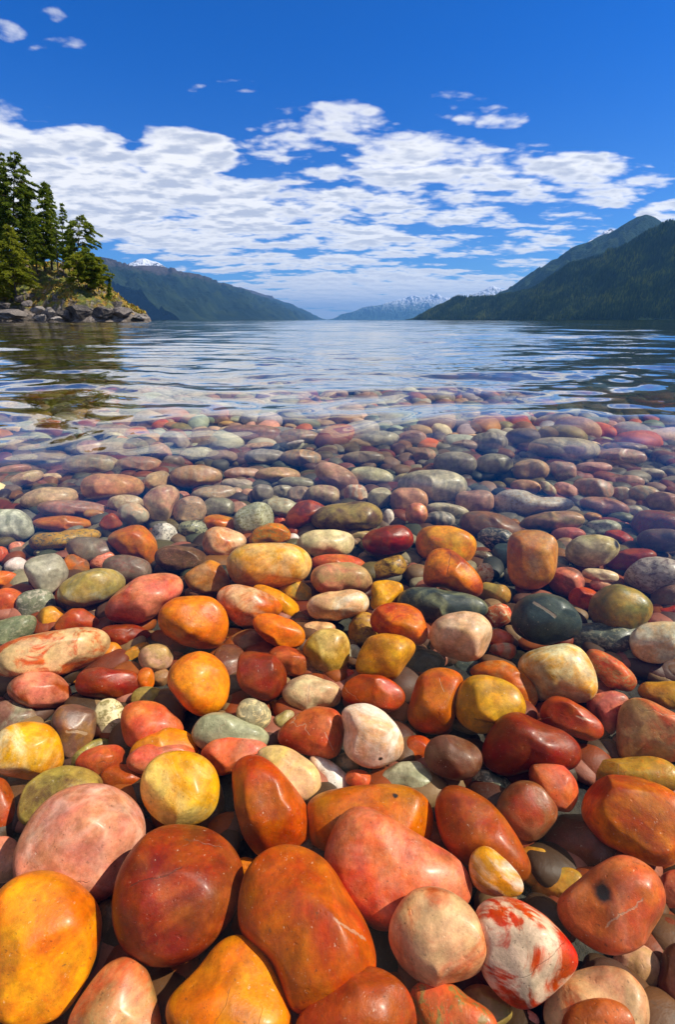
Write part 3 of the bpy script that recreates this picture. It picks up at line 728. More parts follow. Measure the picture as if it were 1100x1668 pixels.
 (E(985,1046,136,62,0,3),'dgy','gry','G',-2,'wide flat dark grey granite'),
 (E(1035,1082,92,54,5,2.8),'grn','gry','P',-2,'flat grey green'),
 (E(870,1166,44,28,15),'brn','tan','P',-2,'shaded light brown'),
 (E(820,1061,44,28,0,2.6),'cor','gry','B',0,'red and grey banded'),
 (E(843,1072,34,26,0),'oli','gld','M',-2,'shaded olive brown'),
 # ---- third band
 (Pg(-20,835,0,830,30,830,45,840,55,855,57,868,40,880,10,883,-20,880),'wht','gry','B',0,'!pale grey pebble with wavy dark lines at the left edge'),
 (E(104,853,104,26,1,2),'orb','och','P',0,'lens shaped rust orange'),
 (Pg(125,795,130,778,160,772,200,772,232,782,237,798,225,808,180,816,135,812),'org','orb','P',0,'!wide smooth orange pebble far to the left'),
 (E(80,811,96,36,-8),'pch','pur','M',0,'washed out peach brown'),
 (E(120,830,118,30,3,2.3),'brk','gpu','G',0,'long reddish granite'),
 (E(155,839,40,17,8),'tan','och','G',0,'narrow tan'),
 (E(204,821,60,30,0),'tan','crm','G',0,'speckled tan'),
 (E(216,838,54,37,0),'lgy','pch','M',1,'translucent grey oval'),
 (Pg(158,858,168,842,182,835,192,842,201,855,185,863,170,864),'brk','pur','M',1,'small triangular red'),
 (Pg(232,812,245,798,262,790,280,791,292,800,293,815,285,835,272,850,255,850,240,840),'pch','cor','M',1,'!pinkish cream pebble tilted up behind the marble one'),
 (Pg(170,875,185,862,210,856,235,856,250,870,256,890,254,915,245,930,228,915,200,905,180,890),'orb','och','P',0,'!smooth rust orange pebble curved like a claw'),
 (E(268,873,44,42,0,2.8),'wht','blk','G',-1,'!black and white flecked marble pebble'),
 (Pg(42,885,50,872,80,867,120,863,160,862,174,866,165,878,120,890,80,897,50,897),'gld','dgy','G',0,'long ochre and grey flecked'),
 (E(152,899,92,46,10),'gpu','pur','M',0,'purple grey flat'),
 (E(167,914,44,28,-25),'sal','brk','G',0,'small pink granite'),
 (E(209,927,86,44,10),'gpu','pur','G',0,'dusty purple grey'),
 (E(124,921,44,34,25),'brn','orb','M',0,'brown and rust'),
 (Pg(37,925,45,910,65,902,90,901,105,912,113,928,112,945,95,960,80,969,62,965,50,950),'lgy','gry','M',1,'!round light grey pebble with tiny pits'),
 (E(82,900,58,18,-3),'lgy','gol','G',-1,'flat pale speckled'),
 (Pg(90,985,88,970,100,950,125,935,155,926,185,928,205,940,207,950,195,965,165,980,130,990,105,990),'gol','gry','M',1,'!large olive oval pebble'),
 (Pg(168,1000,172,985,195,960,225,940,260,933,290,936,299,950,295,970,270,985,250,1005,225,1016,195,1015,175,1010),'sal','cor','M',1,'!large coral pink oval pebble'),
 (E(26,921,40,26,-8),'wht','pch','P',0,'small white'),
 (E(6,943,54,26,5),'orb','och','M',0,'flat burnt orange'),
 (E(13,980,54,45,0),'cor','red','P',0,'rounded coral red'),
 (E(1,903,24,26,0),'cor','red','P',0,'tiny red'),
 (E(58,987,64,52,-10,2.8),'grn','lgy','G',-1,'angular grey green'),
 (Pg(-15,1015,20,1005,45,1002,60,1003,58,1018,52,1035,30,1047,0,1058,-15,1058),'grn','gry','G',0,'!wedge shaped green grey stone at the left edge'),
 (E(84,1012,50,50,-20),'gld','org','P',-1,'round mustard'),
 (Pg(85,1025,95,1008,115,992,135,991,152,1003,166,1015,155,1027,120,1030,90,1032),'brk','red','P',0,'smooth arched red'),
 (E(205,1035,84,38,6),'drd','brk','P',0,'glossy deep red oval'),
 (E(158,988,36,24,-30),'gld','grn','G',-2,'small speckled gold'),
 (E(115,892,24,12,-30),'och','gld','P',0,'tiny golden lens shaped'),
 (E(29,893,32,22,0),'sal','pur','P',-1,'shaded rose brown'),
 (E(296,910,88,44,4,2.3),'dbr','pur','G',0,'dark brown finely speckled'),
 (E(309,832,54,46,-20),'tan','dgy','G',0,'round brown and grey granite'),
 (E(357,828,54,36,5),'slt','grn','G',0,'dark blue green'),
 (E(346,805,74,27,-8),'tan','lgy','G',0,'long tan granite'),
 (E(314,862,50,29,0),'gry','blk','G',0,'grey and black pepper flecked'),
 (E(364,858,68,36,15),'och','orb','M',-1,'rounded amber brown'),
 (Pg(330,880,335,865,350,858,370,860,395,870,403,880,398,890,380,900,365,912,345,908,332,898),'pch','orb','M',0,'!dull peach pebble with a blunt corner'),
 (E(414,846,68,52,-20),'lgy','oli','G',0,'!round grey granite pebble with a net of cream flecks'),
 (E(459,827,54,32,10),'lgy','gld','G',0,'cream and olive granite'),
 (Pg(404,880,415,862,440,852,460,853,474,868,474,878,460,885,430,887,408,888),'org','gol','G',0,'orange and olive flecked'),
 (Pg(464,850,470,832,485,818,505,814,520,820,535,828,520,845,505,858,480,862,466,858),'brk','mar','M',0,'!brownish red pebble with a sharp ridge'),
 (Pg(368,920,375,900,400,887,440,885,480,887,503,902,509,918,500,940,485,950,455,957,420,957,395,955,378,945),'ylw','yel','M',1,'!large lumpy pale yellow pebble'),
 (Pg(482,888,490,872,510,864,545,863,575,870,578,888,570,902,545,908,515,911,495,903),'crm','gol','P',0,'!smooth plain cream pebble behind the lumpy yellow one'),
 (Pg(298,940,315,922,340,911,358,918,370,935,376,953,365,965,335,968,312,962),'och','tan','M',0,'rounded golden brown'),
 (E(328,967,54,28,0),'brn','pur','M',-1,'shaded brown'),
 (Pg(352,970,360,957,385,952,415,958,445,972,461,988,460,1000,435,1007,415,1018,390,1020,370,1005,355,985),'orb','pch','M',1,'!peach orange pebble leaning on a yellow orange one'),
 (Pg(405,955,425,952,455,962,480,978,492,992,490,1005,475,1012,455,1005,430,985),'ory','gld','P',0,'smooth yellow orange'),
 (E(483,967,60,42,28),'gol','yel','M',-1,'greenish yellow'),
 (Pg(410,1010,420,1000,445,1000,475,1010,495,1025,497,1045,485,1055,460,1057,435,1045,417,1028),'org','orb','P',1,'glossy deep orange'),
 (Pg(505,945,512,925,535,918,570,916,595,925,607,945,605,960,590,968,550,970,520,965),'tan','sal','M',1,'!pinkish tan pebble flat on its side'),
 (E(552,919,92,32,3),'cor','brk','P',0,'thin coral red'),
 (Pg(500,985,505,972,530,965,570,960,595,965,603,985,595,997,570,1005,545,1011,515,1010,503,1000),'pch','wht','M',1,'!whitish rose pebble with a pale rim'),
 (E(520,1024,54,24,0),'pch','cor','P',0,'flat peach'),
 (E(503,1038,20,32,20),'lgy','wht','P',-1,'tiny pale sliver of a'),
 (E(388,828,30,22,0),'sal','och','P',-1,'small faded salmon'),
 (E(385,808,22,28,0,2.8),'pur','sal','B',-1,'little rose brown'),
 (E(404,810,24,28,0,2.8),'sal','orb','B',-1,'little rust'),
 (E(319,777,84,38,0),'och','tan','B',0,'!wide ochre pebble with curved bands'),
 (E(386,789,54,20,2),'lgy','gry','G',0,'flat pale grey'),
 (E(485,788,64,22,4),'gpu','gry','G',0,'flat purple granite'),
 (E(428,803,34,28,0,2.6),'slt','gry','B',0,'small teal grey banded'),
 (E(460,801,38,22,0,2.6),'lgy','slt','B',0,'pale blue grey banded'),
 (E(526,806,54,32,0,2.6),'tan','brk','B',0,'brown striped'),
 (E(489,806,42,28,0,2.6),'dgy','tan','B',0,'dark olive striped'),
 (E(297,810,24,20,0),'cor','brk','P',-1,'tiny coral'),
 (E(477,881,24,24,-30),'wht','crm','P',-1,'tiny white'),
 (E(455,849,20,18,0),'cor','brk','P',-1,'tiny rose red'),
 (E(477,867,18,18,0),'brk','cor','P',-1,'tiny rust red'),
 (Pg(505,845,520,828,550,820,590,817,610,822,624,835,625,852,610,862,570,865,530,862,508,857),'gol','dbr','M',0,'!long dark olive brown pebble'),
 (E(633,844,18,30,5),'wht','pch','P',0,'little upright white'),
 (Pg(587,880,600,867,630,857,655,855,670,865,675,882,665,895,640,902,615,905,598,898),'drd','red','M',1,'!dark crimson pebble with rounded ends'),
 (Pg(636,820,638,802,650,795,680,795,695,803,698,820,690,832,660,836,642,834),'och','orb','P',0,'!square amber brown pebble'),
 (E(679,837,36,36,0),'sal','och','M',1,'round faded salmon'),
 (Pg(678,880,685,862,705,857,735,857,760,866,776,878,776,895,768,912,755,920,720,915,695,912,680,900),'yel','org','M',0,'!block shaped amber yellow pebble with a crack'),
 (Pg(690,955,692,925,700,900,715,892,735,895,755,910,775,930,787,950,787,965,778,975,755,968,725,957,700,957),'org','brk','M',2,'!angular bright orange red pebble with a long crack'),
 (Pg(598,930,615,915,640,905,655,903,668,918,665,930,645,940,620,943,605,942),'gld','dbr','G',0,'rough rusty gold'),
 (E(678,935,40,30,5),'brn','sal','P',-1,'dull rose brown'),
 (Pg(600,998,605,965,607,948,630,945,655,950,658,962,645,985,625,1003),'ory','yel','M',0,'bright yellow'),
 (Pg(640,985,650,967,670,957,710,958,755,967,785,975,800,990,797,1005,765,1008,725,1010,690,1018,660,1008),'slt','grn','M',0,'!wide dark slate green pebble'),
 (Pg(602,1010,612,990,635,982,665,984,685,995,695,1020,698,1040,685,1052,660,1047,630,1036,608,1028),'red','org','M',2,'!vivid orange red pebble with a soft ridge'),
 (Pg(700,1035,705,1015,725,1002,755,996,785,998,800,1015,803,1038,795,1060,780,1075,755,1078,725,1070,705,1052),'pch','wht','P',2,'!large smooth pinkish white pebble'),
 (E(592,1026,48,58,10),'gld','brn','G',-1,'ochre and brown flecked'),
 (E(812,1003,44,38,-10,2.5),'cor','crm','G',0,'rusty orange granite'),
 (E(818,1042,44,34,20),'cor','sal','P',0,'plain salmon'),
 (E(806,967,54,38,15),'gol','och','M',-1,'olive ochre'),
 (E(791,934,28,33,0),'crm','orb','G',0,'tiny orange and cream granite'),
 (E(785,912,44,30,5),'dbr','gry','G',-1,'dark brown'),
 (E(820,908,40,48,5),'slt','dgy','P',-1,'dark slate blue'),
 (E(800,858,102,46,12),'brn','gpu','M',0,'broad dusty brown'),
 (E(808,878,60,38,5),'slt','lgy','G',0,'charcoal pebble like granite'),
 (E(774,817,62,38,0,3),'sal','brk','B',0,'red and pink banded'),
 (Pg(803,825,808,805,830,797,860,800,885,812,930,810,948,818,945,828,900,834,850,842,815,840),'wht','gld','G',0,'!long knobbly white pebble in the far shallows'),
 (E(730,832,70,24,8),'crm','gry','B',0,'flat cream rippled'),
 (E(716,848,52,30,0),'lgy','slt','B',0,'grey finely striped'),
 (E(619,811,40,34,-20),'crm','lgy','M',0,'translucent cream'),
 (E(580,805,38,32,0,2.8),'cor','wht','B',0,'red and white striped'),
 (E(548,778,76,40,25),'sal','cor','M',0,'broad pink'),
 (E(606,776,70,30,8),'crm','lgy','M',0,'wide pale cream'),
 (E(705,792,112,54,0),'gry','crm','B',0,'!broad grey pebble with watery bands'),
 (E(664,783,42,24,0),'gol','tan','M',0,'small dull olive'),
 (E(584,873,46,22,0),'tan','gry','P',-1,'shaded sandy'),
 (Pg(828,890,832,870,850,864,880,865,905,875,911,890,908,920,900,945,880,958,855,960,835,950,828,930),'och','tan','M',1,'!large upright ochre brown pebble with square shoulders'),
 (E(924,947,58,48,15),'pur','sal','M',0,'rose brown'),
 (Pg(832,1010,840,985,860,970,890,966,920,975,940,995,950,1015,945,1032,925,1045,895,1052,865,1045,840,1030),'slt','dgy','M',2,'!large dark slate pebble with a pale vein'),
 (Pg(960,990,965,970,985,955,1010,952,1040,962,1060,978,1067,995,1058,1015,1035,1028,1000,1028,975,1018,962,1005),'oli','gld','M',1,'!large dark olive pebble with golden patches'),
 (Pg(920,905,925,887,945,873,975,871,1000,877,1016,890,1010,905,990,918,965,925,938,920),'crm','gol','M',1,'!cream mottled oval pebble with a dark dent'),
 (Pg(975,915,1000,900,1030,893,1060,895,1078,905,1060,915,1025,932,1000,932),'brk','drd','P',0,'flat brick red'),
 (Pg(1013,945,1025,925,1045,910,1070,907,1100,912,1120,940,1100,955,1075,965,1045,968,1022,960),'lgy','gpu','G',1,'!large light grey granite pebble at the right edge'),
 (E(979,937,60,20,8,2.6),'crm','ylw','P',2,'!slim cream finger shaped pebble'),
 (E(980,953,36,20,5),'pch','orb','M',1,'tiny peach and amber'),
 (E(952,975,50,36,10),'red','brk','P',0,'clear red'),
 (E(1090,974,58,46,0),'pur','gpu','M',0,'dull purple brown'),
 (E(1090,1003,70,32,-15),'brk','red','M',-1,'flat rusty red'),
 (Pg(1020,858,1030,840,1050,831,1080,832,1115,842,1115,862,1060,875,1035,878),'brn','brk','G',0,'!broad brownish red stone at the far right edge'),
 (E(1080,880,82,38,2),'gpu','pur','M',1,'purple brown oval'),
 (Pg(840,858,850,842,880,835,930,831,953,838,955,855,930,862,880,868,850,865),'tan','oli','M',0,'!long hazy tan pebble behind the upright ochre one'),
 (E(928,871,60,24,0),'sal','pur','P',0,'faded rose'),
 (E(921,889,30,30,10),'tan','gry','G',-1,'small tan granite'),
 (E(985,860,58,28,3),'lgy','grn','G',0,'pale grey speckled'),
 (E(1009,879,56,30,25),'red','brk','G',-1,'rough red'),
 (E(985,825,82,30,10),'orb','brn','M',0,'long faded orange'),
 (E(1012,843,44,18,3),'grn','gol','P',0,'flat mossy green'),
 (E(1013,855,30,18,10),'cor','sal','P',-1,'tiny clear coral'),
 (E(1050,808,56,34,5),'grn','yel','B',0,'green and yellow rippled'),
 (E(1085,820,66,36,10),'brn','brk','M',0,'faded brown red'),
 (E(967,797,68,36,5),'sal','gpu','B',0,'broad misty rose'),
 (E(857,793,50,23,5),'orb','sal','P',0,'misty orange'),
 (E(894,796,32,17,40),'crm','orb','B',1,'little orange and cream'),
 (E(923,800,44,26,20),'sal','pnk','P',0,'plain rose'),
 (E(1013,806,32,26,0,2.6),'cor','crm','B',0,'small orange rippled'),
 (E(1026,785,50,22,3),'orb','och','P',0,'flat misty orange'),
 (E(967,843,30,16,8),'och','crm','P',0,'tiny amber and cream'),
 (E(838,856,20,22,0),'och','gld','P',-1,'tiny golden'),
 (E(1034,833,28,18,0),'lgy','tan','G',0,'tiny grey'),
 # ---- under the rippled water
 (E(183,703,72,24,0),'tan','pch','B',0,'wide tan'),
 (E(287,719,46,30,25),'lgy','grn','P',0,'tilted grey green'),
 (E(330,712,38,30,0,2.6),'brn','tan','B',0,'brown striped'),
 (E(411,707,98,30,2,2.6),'brk','brn','B',0,'!very wide striped red stone under the ripples'),
 (E(488,711,66,24,3),'gld','orb','B',0,'flat golden rippled'),
 (E(261,736,40,28,30),'orb','org','P',0,'small clear orange'),
 (E(203,726,76,26,0),'grn','gry','B',0,'wide green grey'),
 (E(320,740,54,24,-5),'gry','lgy','M',0,'flat stone grey'),
 (E(361,744,52,22,0),'mar','pur','M',0,'flat dark maroon'),
 (E(432,744,68,26,0),'lgy','grn','B',0,'broad pale green grey'),
 (E(490,746,66,28,0),'och','dbr','B',0,'rounded brown rippled'),
 (E(422,727,52,13,-5),'ylw','gld','P',0,'thin yellowish'),
 (E(480,722,32,8,-15),'wht','crm','P',1,'thin white sliver of a'),
 (E(75,749,90,24,0),'gry','dgy','M',0,'wide plain grey'),
 (E(148,757,94,34,0),'gry','tan','B',0,'!wide grey pebble crossed by fine stripes'),
 (E(228,756,78,26,0),'orb','brn','B',0,'wide rust brown'),
 (E(283,752,36,22,0),'mar','pur','P',0,'small purple'),
 (E(257,784,46,34,-10),'ylw','crm','M',0,'!small bright cream yellow pebble far to the left'),
 (E(452,775,74,28,0),'och','sal','M',0,'broad peach brown'),
 (E(88,776,44,11,0),'ylw','crm','P',0,'thin cream'),
 (E(30,729,52,15,-3),'gld','org','P',0,'flat golden'),
 (E(146,730,46,26,0),'pnk','lgy','M',0,'misty pink'),
 (E(20,766,62,17,-8),'cor','orb','M',0,'flat orange red'),
 (E(42,779,58,22,-15),'ylw','sal','M',0,'yellow and rose'),
 (E(395,772,62,22,0),'sal','pnk','B',0,'misty rose'),
 (E(742,756,70,40,0),'grn','slt','B',0,'broad dark green grey'),
 (E(806,757,60,36,0),'dgy','gry','B',0,'broad dark grey'),
 (E(866,766,60,36,0),'och','brn','B',0,'rounded brown'),
 (E(917,768,46,36,0,2.6),'sal','pur','B',0,'rose striped'),
 (E(920,732,124,38,2,2.6),'crm','lgy','M',0,'!very wide cream stone under the ripples at the right'),
 (E(1011,744,86,28,3),'sal','tan','B',0,'wide faded salmon'),
 (E(1020,728,72,15,2),'brn','oli','P',0,'thin dark brown'),
 (E(757,726,44,20,0),'gpu','tan','M',0,'small misty brown'),
 (E(672,714,48,26,0),'tan','och','B',0,'misty tan'),
 (E(618,715,68,26,0),'lgy','crm','B',0,'broad misty cream'),
 (E(800,720,64,32,0),'lgy','slt','B',0,'misty blue grey'),
 (E(592,746,68,22,0),'dbr','brn','B',0,'flat dark brown'),
 (E(692,741,38,22,0),'sal','brn','B',0,'small misty salmon'),
 (E(968,762,60,19,0),'pnk','sal','P',0,'flat faded pink'),
 (E(1059,770,50,15,3),'lgy','tan','P',0,'thin pale grey'),
]
# extra landmarks: short names used to point at neighbours (index by the '!' labels' own text)
BED = -0.185
def lin(hexs):
    v = [int(hexs[i:i + 2], 16) / 255 for i in (0, 2, 4)]
    return tuple(c / 12.92 if c <= 0.04045 else ((c + 0.055) / 1.055) ** 2.4 for c in v)

def stone_material():
    m = bpy.data.materials.new('stone')
    m.use_nodes = True
    q = NT(m.node_tree)
    co = q.n('TexCoord').outputs['Object']
    inf = q.n('ObjectInfo')
    a1 = inf.outputs['Color']
    a2n = q.n('Attribute', attribute_type='OBJECT', attribute_name='tint'); a2 = a2n.outputs['Color']
    kn = q.n('Attribute', attribute_type='OBJECT', attribute_name='pattern'); kk = q.sep(kn.outputs['Vector'])
    rnd = inf.outputs['Random']
    off = q.vmath('ADD', co, q.comb(q.math('MULTIPLY', rnd, 7.0), q.math('MULTIPLY', rnd, 3.1), q.math('MULTIPLY', rnd, 5.3)))
    # soft blotches
    mott = q.step(q.noise(off, 19, 8, 0.66, 0.9), 0.42, 0.66)
    # grains
    gr = q.noise(q.vmath('MULTIPLY', off, (1, 1, 1.6)), 130, 4, 0.65, 0.5)
    grain = q.step(gr, 0.50, 0.60)
    # bands
    wv = q.n('TexWave', wave_type='BANDS', bands_direction='X'); q.put(wv.inputs['Vector'], off)
    wv.inputs['Scale'].default_value = 15; wv.inputs['Distortion'].default_value = 9; wv.inputs['Detail'].default_value = 5; wv.inputs['Detail Scale'].default_value = 1.2
    band = q.step(wv.outputs['Fac'], 0.25, 0.85)
    # veins
    vn = q.noise(off, 24, 7, 0.62, 1.1)
    vein = q.step(vn, 0.46, 0.57)
    f = q.math('MULTIPLY', mott, kk[0])
    f = q.math('ADD', f, q.math('MULTIPLY', grain, kk[1]))
    f = q.math('ADD', f, q.math('MULTIPLY', band, kk[2]))
    f2 = q.math('MULTIPLY', vein, q.math('SUBTRACT', 1.0, q.math('ADD', q.math('ADD', kk[0], kk[1]), kk[2]), None, True))
    f = q.math('ADD', f, f2, None, True)
    c = q.mixc(f, a1, a2)
    # colour drifts across every stone, small pits and specks, thin cracks
    drift = q.noise(off, 5, 3, 0.5)
    hs = q.n('HueSaturation'); q.put(hs.inputs['Hue'], q.step(q.noise(off, 30, 6, 0.65, 0.4), 0.35, 0.65, 0.488, 0.512, 'LINEAR')); q.put(hs.inputs['Saturation'], 1.04)
    q.put(hs.inputs['Value'], q.step(q.noise(off, 34, 9, 0.72), 0.32, 0.68, 0.60, 1.30, 'LINEAR')); q.put(hs.inputs['Color'], c)
    c = hs.outputs[0]
    gmid = q.noise(off, 95, 4, 0.7)
    hg = q.n('HueSaturation'); q.put(hg.inputs['Value'], q.step(gmid, 0.34, 0.66, 0.76, 1.22, 'LINEAR')); q.put(hg.inputs['Color'], c); c = hg.outputs[0]
    fine = q.noise(off, 300, 4, 0.75)
    c = q.mixc(q.step(fine, 0.60, 0.70, 0, 0.6), c, (0.06, 0.035, 0.02))
    c = q.mixc(q.step(fine, 0.37, 0.28, 0, 0.45), c, (0.75, 0.62, 0.45))
    vor = q.n('TexVoronoi', feature='DISTANCE_TO_EDGE'); q.put(vor.inputs['Vector'], q.vmath('ADD', off, q.vmath('SCALE', q.noise(off, 20, 3, 0.6, out=1), None, scale=0.05)))
    vor.inputs['Scale'].default_value = 9
    crack = q.math('MULTIPLY', q.step(vor.outputs['Distance'], 0.0045, 0.0), q.step(q.noise(off, 11, 1), 0.62, 0.65))
    c = q.mixc(q.math('MULTIPLY', crack, 0.6), c, q.mixc(q.step(rnd, 0.5, 0.52), (0.10, 0.05, 0.03), (0.50, 0.34, 0.22)))
    wobv = q.vmath('ADD', co, q.vmath('SCALE', q.vmath('SUBTRACT', q.noise(co, 45, 6, 0.65, out=1), (0.5, 0.5, 0.5)), None, scale=0.010))
    sp = q.n('Attribute', attribute_type='OBJECT', attribute_name='spot').outputs['Vector']
    sr = q.n('Attribute', attribute_type='OBJECT', attribute_name='spot_size').outputs['Fac']
    sdist = q.math('DIVIDE', q.vmath('DISTANCE', wobv, sp), q.math('ADD', sr, 1e-5))
    c = q.mixc(q.math('MULTIPLY', q.step(sdist, 1.3, 0.55), q.step(sr, 0.0005, 0.001)), c, (0.018, 0.016, 0.016))
    lc = q.n('Attribute', attribute_type='OBJECT', attribute_name='line_at').outputs['Vector']
    ln = q.n('Attribute', attribute_type='OBJECT', attribute_name='line_across').outputs['Vector']
    lw = q.sep(q.n('Attribute', attribute_type='OBJECT', attribute_name='line_size').outputs['Vector'])
    rel_ = q.vmath('SUBTRACT', wobv, lc)
    across = q.math('ABSOLUTE', q.vmath('DOT_PRODUCT', rel_, ln))
    inside = q.step(q.math('DIVIDE', q.vmath('LENGTH', rel_), q.math('ADD', lw[0], 1e-5)), 1.0, 0.85)
    line = q.math('MULTIPLY', q.math('MULTIPLY', inside, q.step(q.math('DIVIDE', across, q.math('ADD', lw[1], 1e-6)), 1.0, 0.5)), q.step(lw[0], 0.0005, 0.001))
    c = q.mixc(q.math('MULTIPLY', line, 0.5), c, q.mixc(lw[2], (0.05, 0.028, 0.018), (0.50, 0.36, 0.24)))
    crack = q.math('MAXIMUM', crack, line)
    b = q.n('BsdfPrincipled')
    q.put(b.inputs['Base Color'], c)
    q.put(b.inputs['Roughness'], q.step(drift, 0.3, 0.7, 0.33, 0.50, 'LINEAR'))
    b.inputs['Specular IOR Level'].default_value = 0.3
    b.inputs['Coat Weight'].default_value = 0.22; b.inputs['Coat Roughness'].default_value = 0.22; b.inputs['Coat IOR'].default_value = 1.33
    pits = q.step(q.noise(off, 150, 2, 0.5), 0.33, 0.27)
    c2_ = pits
    hgt = q.math('ADD', q.math('SUBTRACT', q.math('MULTIPLY', q.noise(off, 40, 9, 0.70), 1.0), q.math('MULTIPLY', pits, 0.18)), q.math('MULTIPLY', gr, q.math('ADD', q.math('MULTIPLY', kk[1], 0.5), 0.06)))
    hgt = q.math('SUBTRACT', hgt, q.math('MULTIPLY', crack, 0.35))
    bp = q.n('Bump'); bp.inputs['Strength'].default_value = 0.45; bp.inputs['Distance'].default_value = 0.003
    q.put(bp.inputs['Height'], hgt); q.put(b.inputs['Normal'], bp.outputs[0])
    o = q.n('OutputMaterial'); q.put(o.inputs[0], b.outputs[0])
    return m
STONE = stone_material()

def outline(spec):
    """radius as a function of angle about a centre, smoothed"""
    th = np.linspace(0, 2 * np.pi, 181)[:-1]
    if spec[0] == 'E':
        _, cx, cy, w_, h_, rot, n = spec
        t = th - math.radians(rot)
        rr = (np.abs(np.cos(t) / (w_ / 2)) ** n + np.abs(np.sin(t) / (h_ / 2)) ** n) ** (-1 / n)
        return cx, cy, th, rr
    P_ = np.array(spec[1], float)
    nx = np.roll(P_, -1, 0)
    cr = P_[:, 0] * nx[:, 1] - nx[:, 0] * P_[:, 1]
    ar = cr.sum() / 2
    cx = ((P_[:, 0] + nx[:, 0]) * cr).sum() / (6 * ar); cy = ((P_[:, 1] + nx[:, 1]) * cr).sum() / (6 * ar)
    Q = P_ - (cx, cy); Qn = np.roll(Q, -1, 0)
    rr = np.zeros(len(th))
    for i, t in enumerate(th):
        dx, dy = math.cos(t), math.sin(t)
        best = 0
        for a_, b_ in zip(Q, Qn):
            ex, ey = b_ - a_
            den = dx * ey - dy * ex
            if abs(den) < 1e-9: continue
            s_ = (a_[0] * ey - a_[1] * ex) / den
            u_ = (a_[0] * dy - a_[1] * dx) / den
            if s_ > best and -1e-6 <= u_ <= 1 + 1e-6: best = s_
        rr[i] = best
    k = np.exp(-0.5 * (np.arange(-12, 13) / 4.0) ** 2); k /= k.sum()
    rr = np.convolve(np.concatenate([rr[-12:], rr, rr[:12]]), k, 'valid')
    return cx, cy, th, rr

def build_stone(i, spec, lift):
    cx, cy, th, rr = outline(spec)
    d0 = ray(cx, cy); dn = d0 / np.linalg.norm(d0)
    px_size = rr.mean() * 2
    sub = 6 if px_size > 105 else (5 if px_size > 40 else 4)
    V0, F = ico(sub)
    rc = np.random.RandomState(500 + i)
    V = V0.copy()
    for _ in range(rc.randint(5, 11)):                       # worn flats between soft edges
        f_ = rc.normal(size=3); f_[2] = -abs(f_[2]) - 0.35; f_ /= np.linalg.norm(f_)
        o_c = rc.uniform(0.68, 0.92); ss = V @ f_ - o_c
        sm = 0.5 * (ss + np.sqrt(ss * ss + 0.0016)) - 0.5 * (np.sqrt(0.0035 + 1.0) - 1.0) * 0
        V = V - np.outer(np.maximum(sm - 0.004, 0) * rc.uniform(0.5, 0.95), f_)
    # outline points on the plane through the centre square to the line of sight
    rays = np.array([ray(cx + r_ * math.cos(t_), cy + r_ * math.sin(t_)) for r_, t_ in zip(rr, th)])
    U1 = np.cross(dn, (0, 0, 1)); U1 /= np.linalg.norm(U1); U2 = np.cross(dn, U1)      # U2 points down in the picture
    k_ = 1 / (rays @ dn)
    off_ = rays * k_[:, None] - dn                                                     # at distance 1
    ex, ey = off_ @ U1, off_ @ U2
    ang = np.arctan2(ey, ex); rad = np.hypot(ex, ey)
    o_ = np.argsort(ang); ang, rad = ang[o_], rad[o_]
    wid = rad[np.abs(np.cos(ang)) > 0.9].mean(); hei = rad[np.abs(np.sin(ang)) > 0.9].mean()
    s_ = -dn[2]
    dep = s_ * 0.80 * min(wid, hei * 1.1) + (1 - s_) * 0.78 * wid
    dep = min(dep, 1.25 * max(wid, hei))
    # distance so that the stone rests on the bed
    D = (CAM[2] - BED) / s_
    for _ in range(6):
        vert = math.hypot(hei * math.sqrt(max(0, 1 - s_ * s_)), dep * s_) * D
        D = (CAM[2] - (BED + vert * 0.95 + lift * 0.014)) / s_
    vt = np.arctan2(V[:, 1], V[:, 0])
    rho = np.clip(np.hypot(V[:, 0], V[:, 1]), 0, 1)
    R_ = np.interp(vt, ang, rad, period=2 * np.pi) * 1.025
    rg = np.random.RandomState(1000 + i)
    e = rg.uniform(0.80, 0.95)
    rho2 = rho ** e
    w2 = np.sign(V[:, 2]) * np.abs(V[:, 2]) ** rg.uniform(0.86, 1.0)
    lp = lump(V, i * 7 + 3, 3.0, 0.07) + lump(V, i * 7 + 4, 7.0, 0.018)
    X = (np.cos(vt) * R_ * rho2)[:, None] * U1 + (np.sin(vt) * R_ * rho2)[:, None] * U2
    body = w2 * dep * 1.0 * (1 + lp)
    # the lie of the flat faces: tip the depth axis a little
    tip = np.array([rg.uniform(-0.12, 0.12), rg.uniform(-0.12, 0.12)])
    # grow and shrink in-plane slightly with the distance so that the outline seen from here stays the traced one
    X = X * (1 + body * 0.9)[:, None]
    L_ = X + body[:, None] * dn + (body[:, None] * 0) 
    L_ = L_ * (1 + 0.35 * lp * np.abs(V[:, 2]))[:, None]
    L_ *= D
    C = CAM + dn * D
    me = bpy.data.meshes.new('pebble')
    me.from_pydata(L_.tolist(), [], F[:, ::-1].tolist() if np.linalg.det(np.array([U1, U2, dn])) < 0 else F.tolist())
    me.polygons.foreach_set('use_smooth', [True] * len(me.polygons))
    me.materials.append(STONE)
    ob = bpy.data.objects.new('pebble', me)
    COL.objects.link(ob)
    ob.location = C
    return ob, (cx, cy, px_size), (L_, C)

PAT = {'P': (0.55, 0.0, 0.0), 'M': (1.0, 0.0, 0.0), 'G': (0.25, 0.75, 0.0), 'B': (0.45, 0.0, 0.5), 'V': (0.0, 0.0, 0.0)}
placed = []
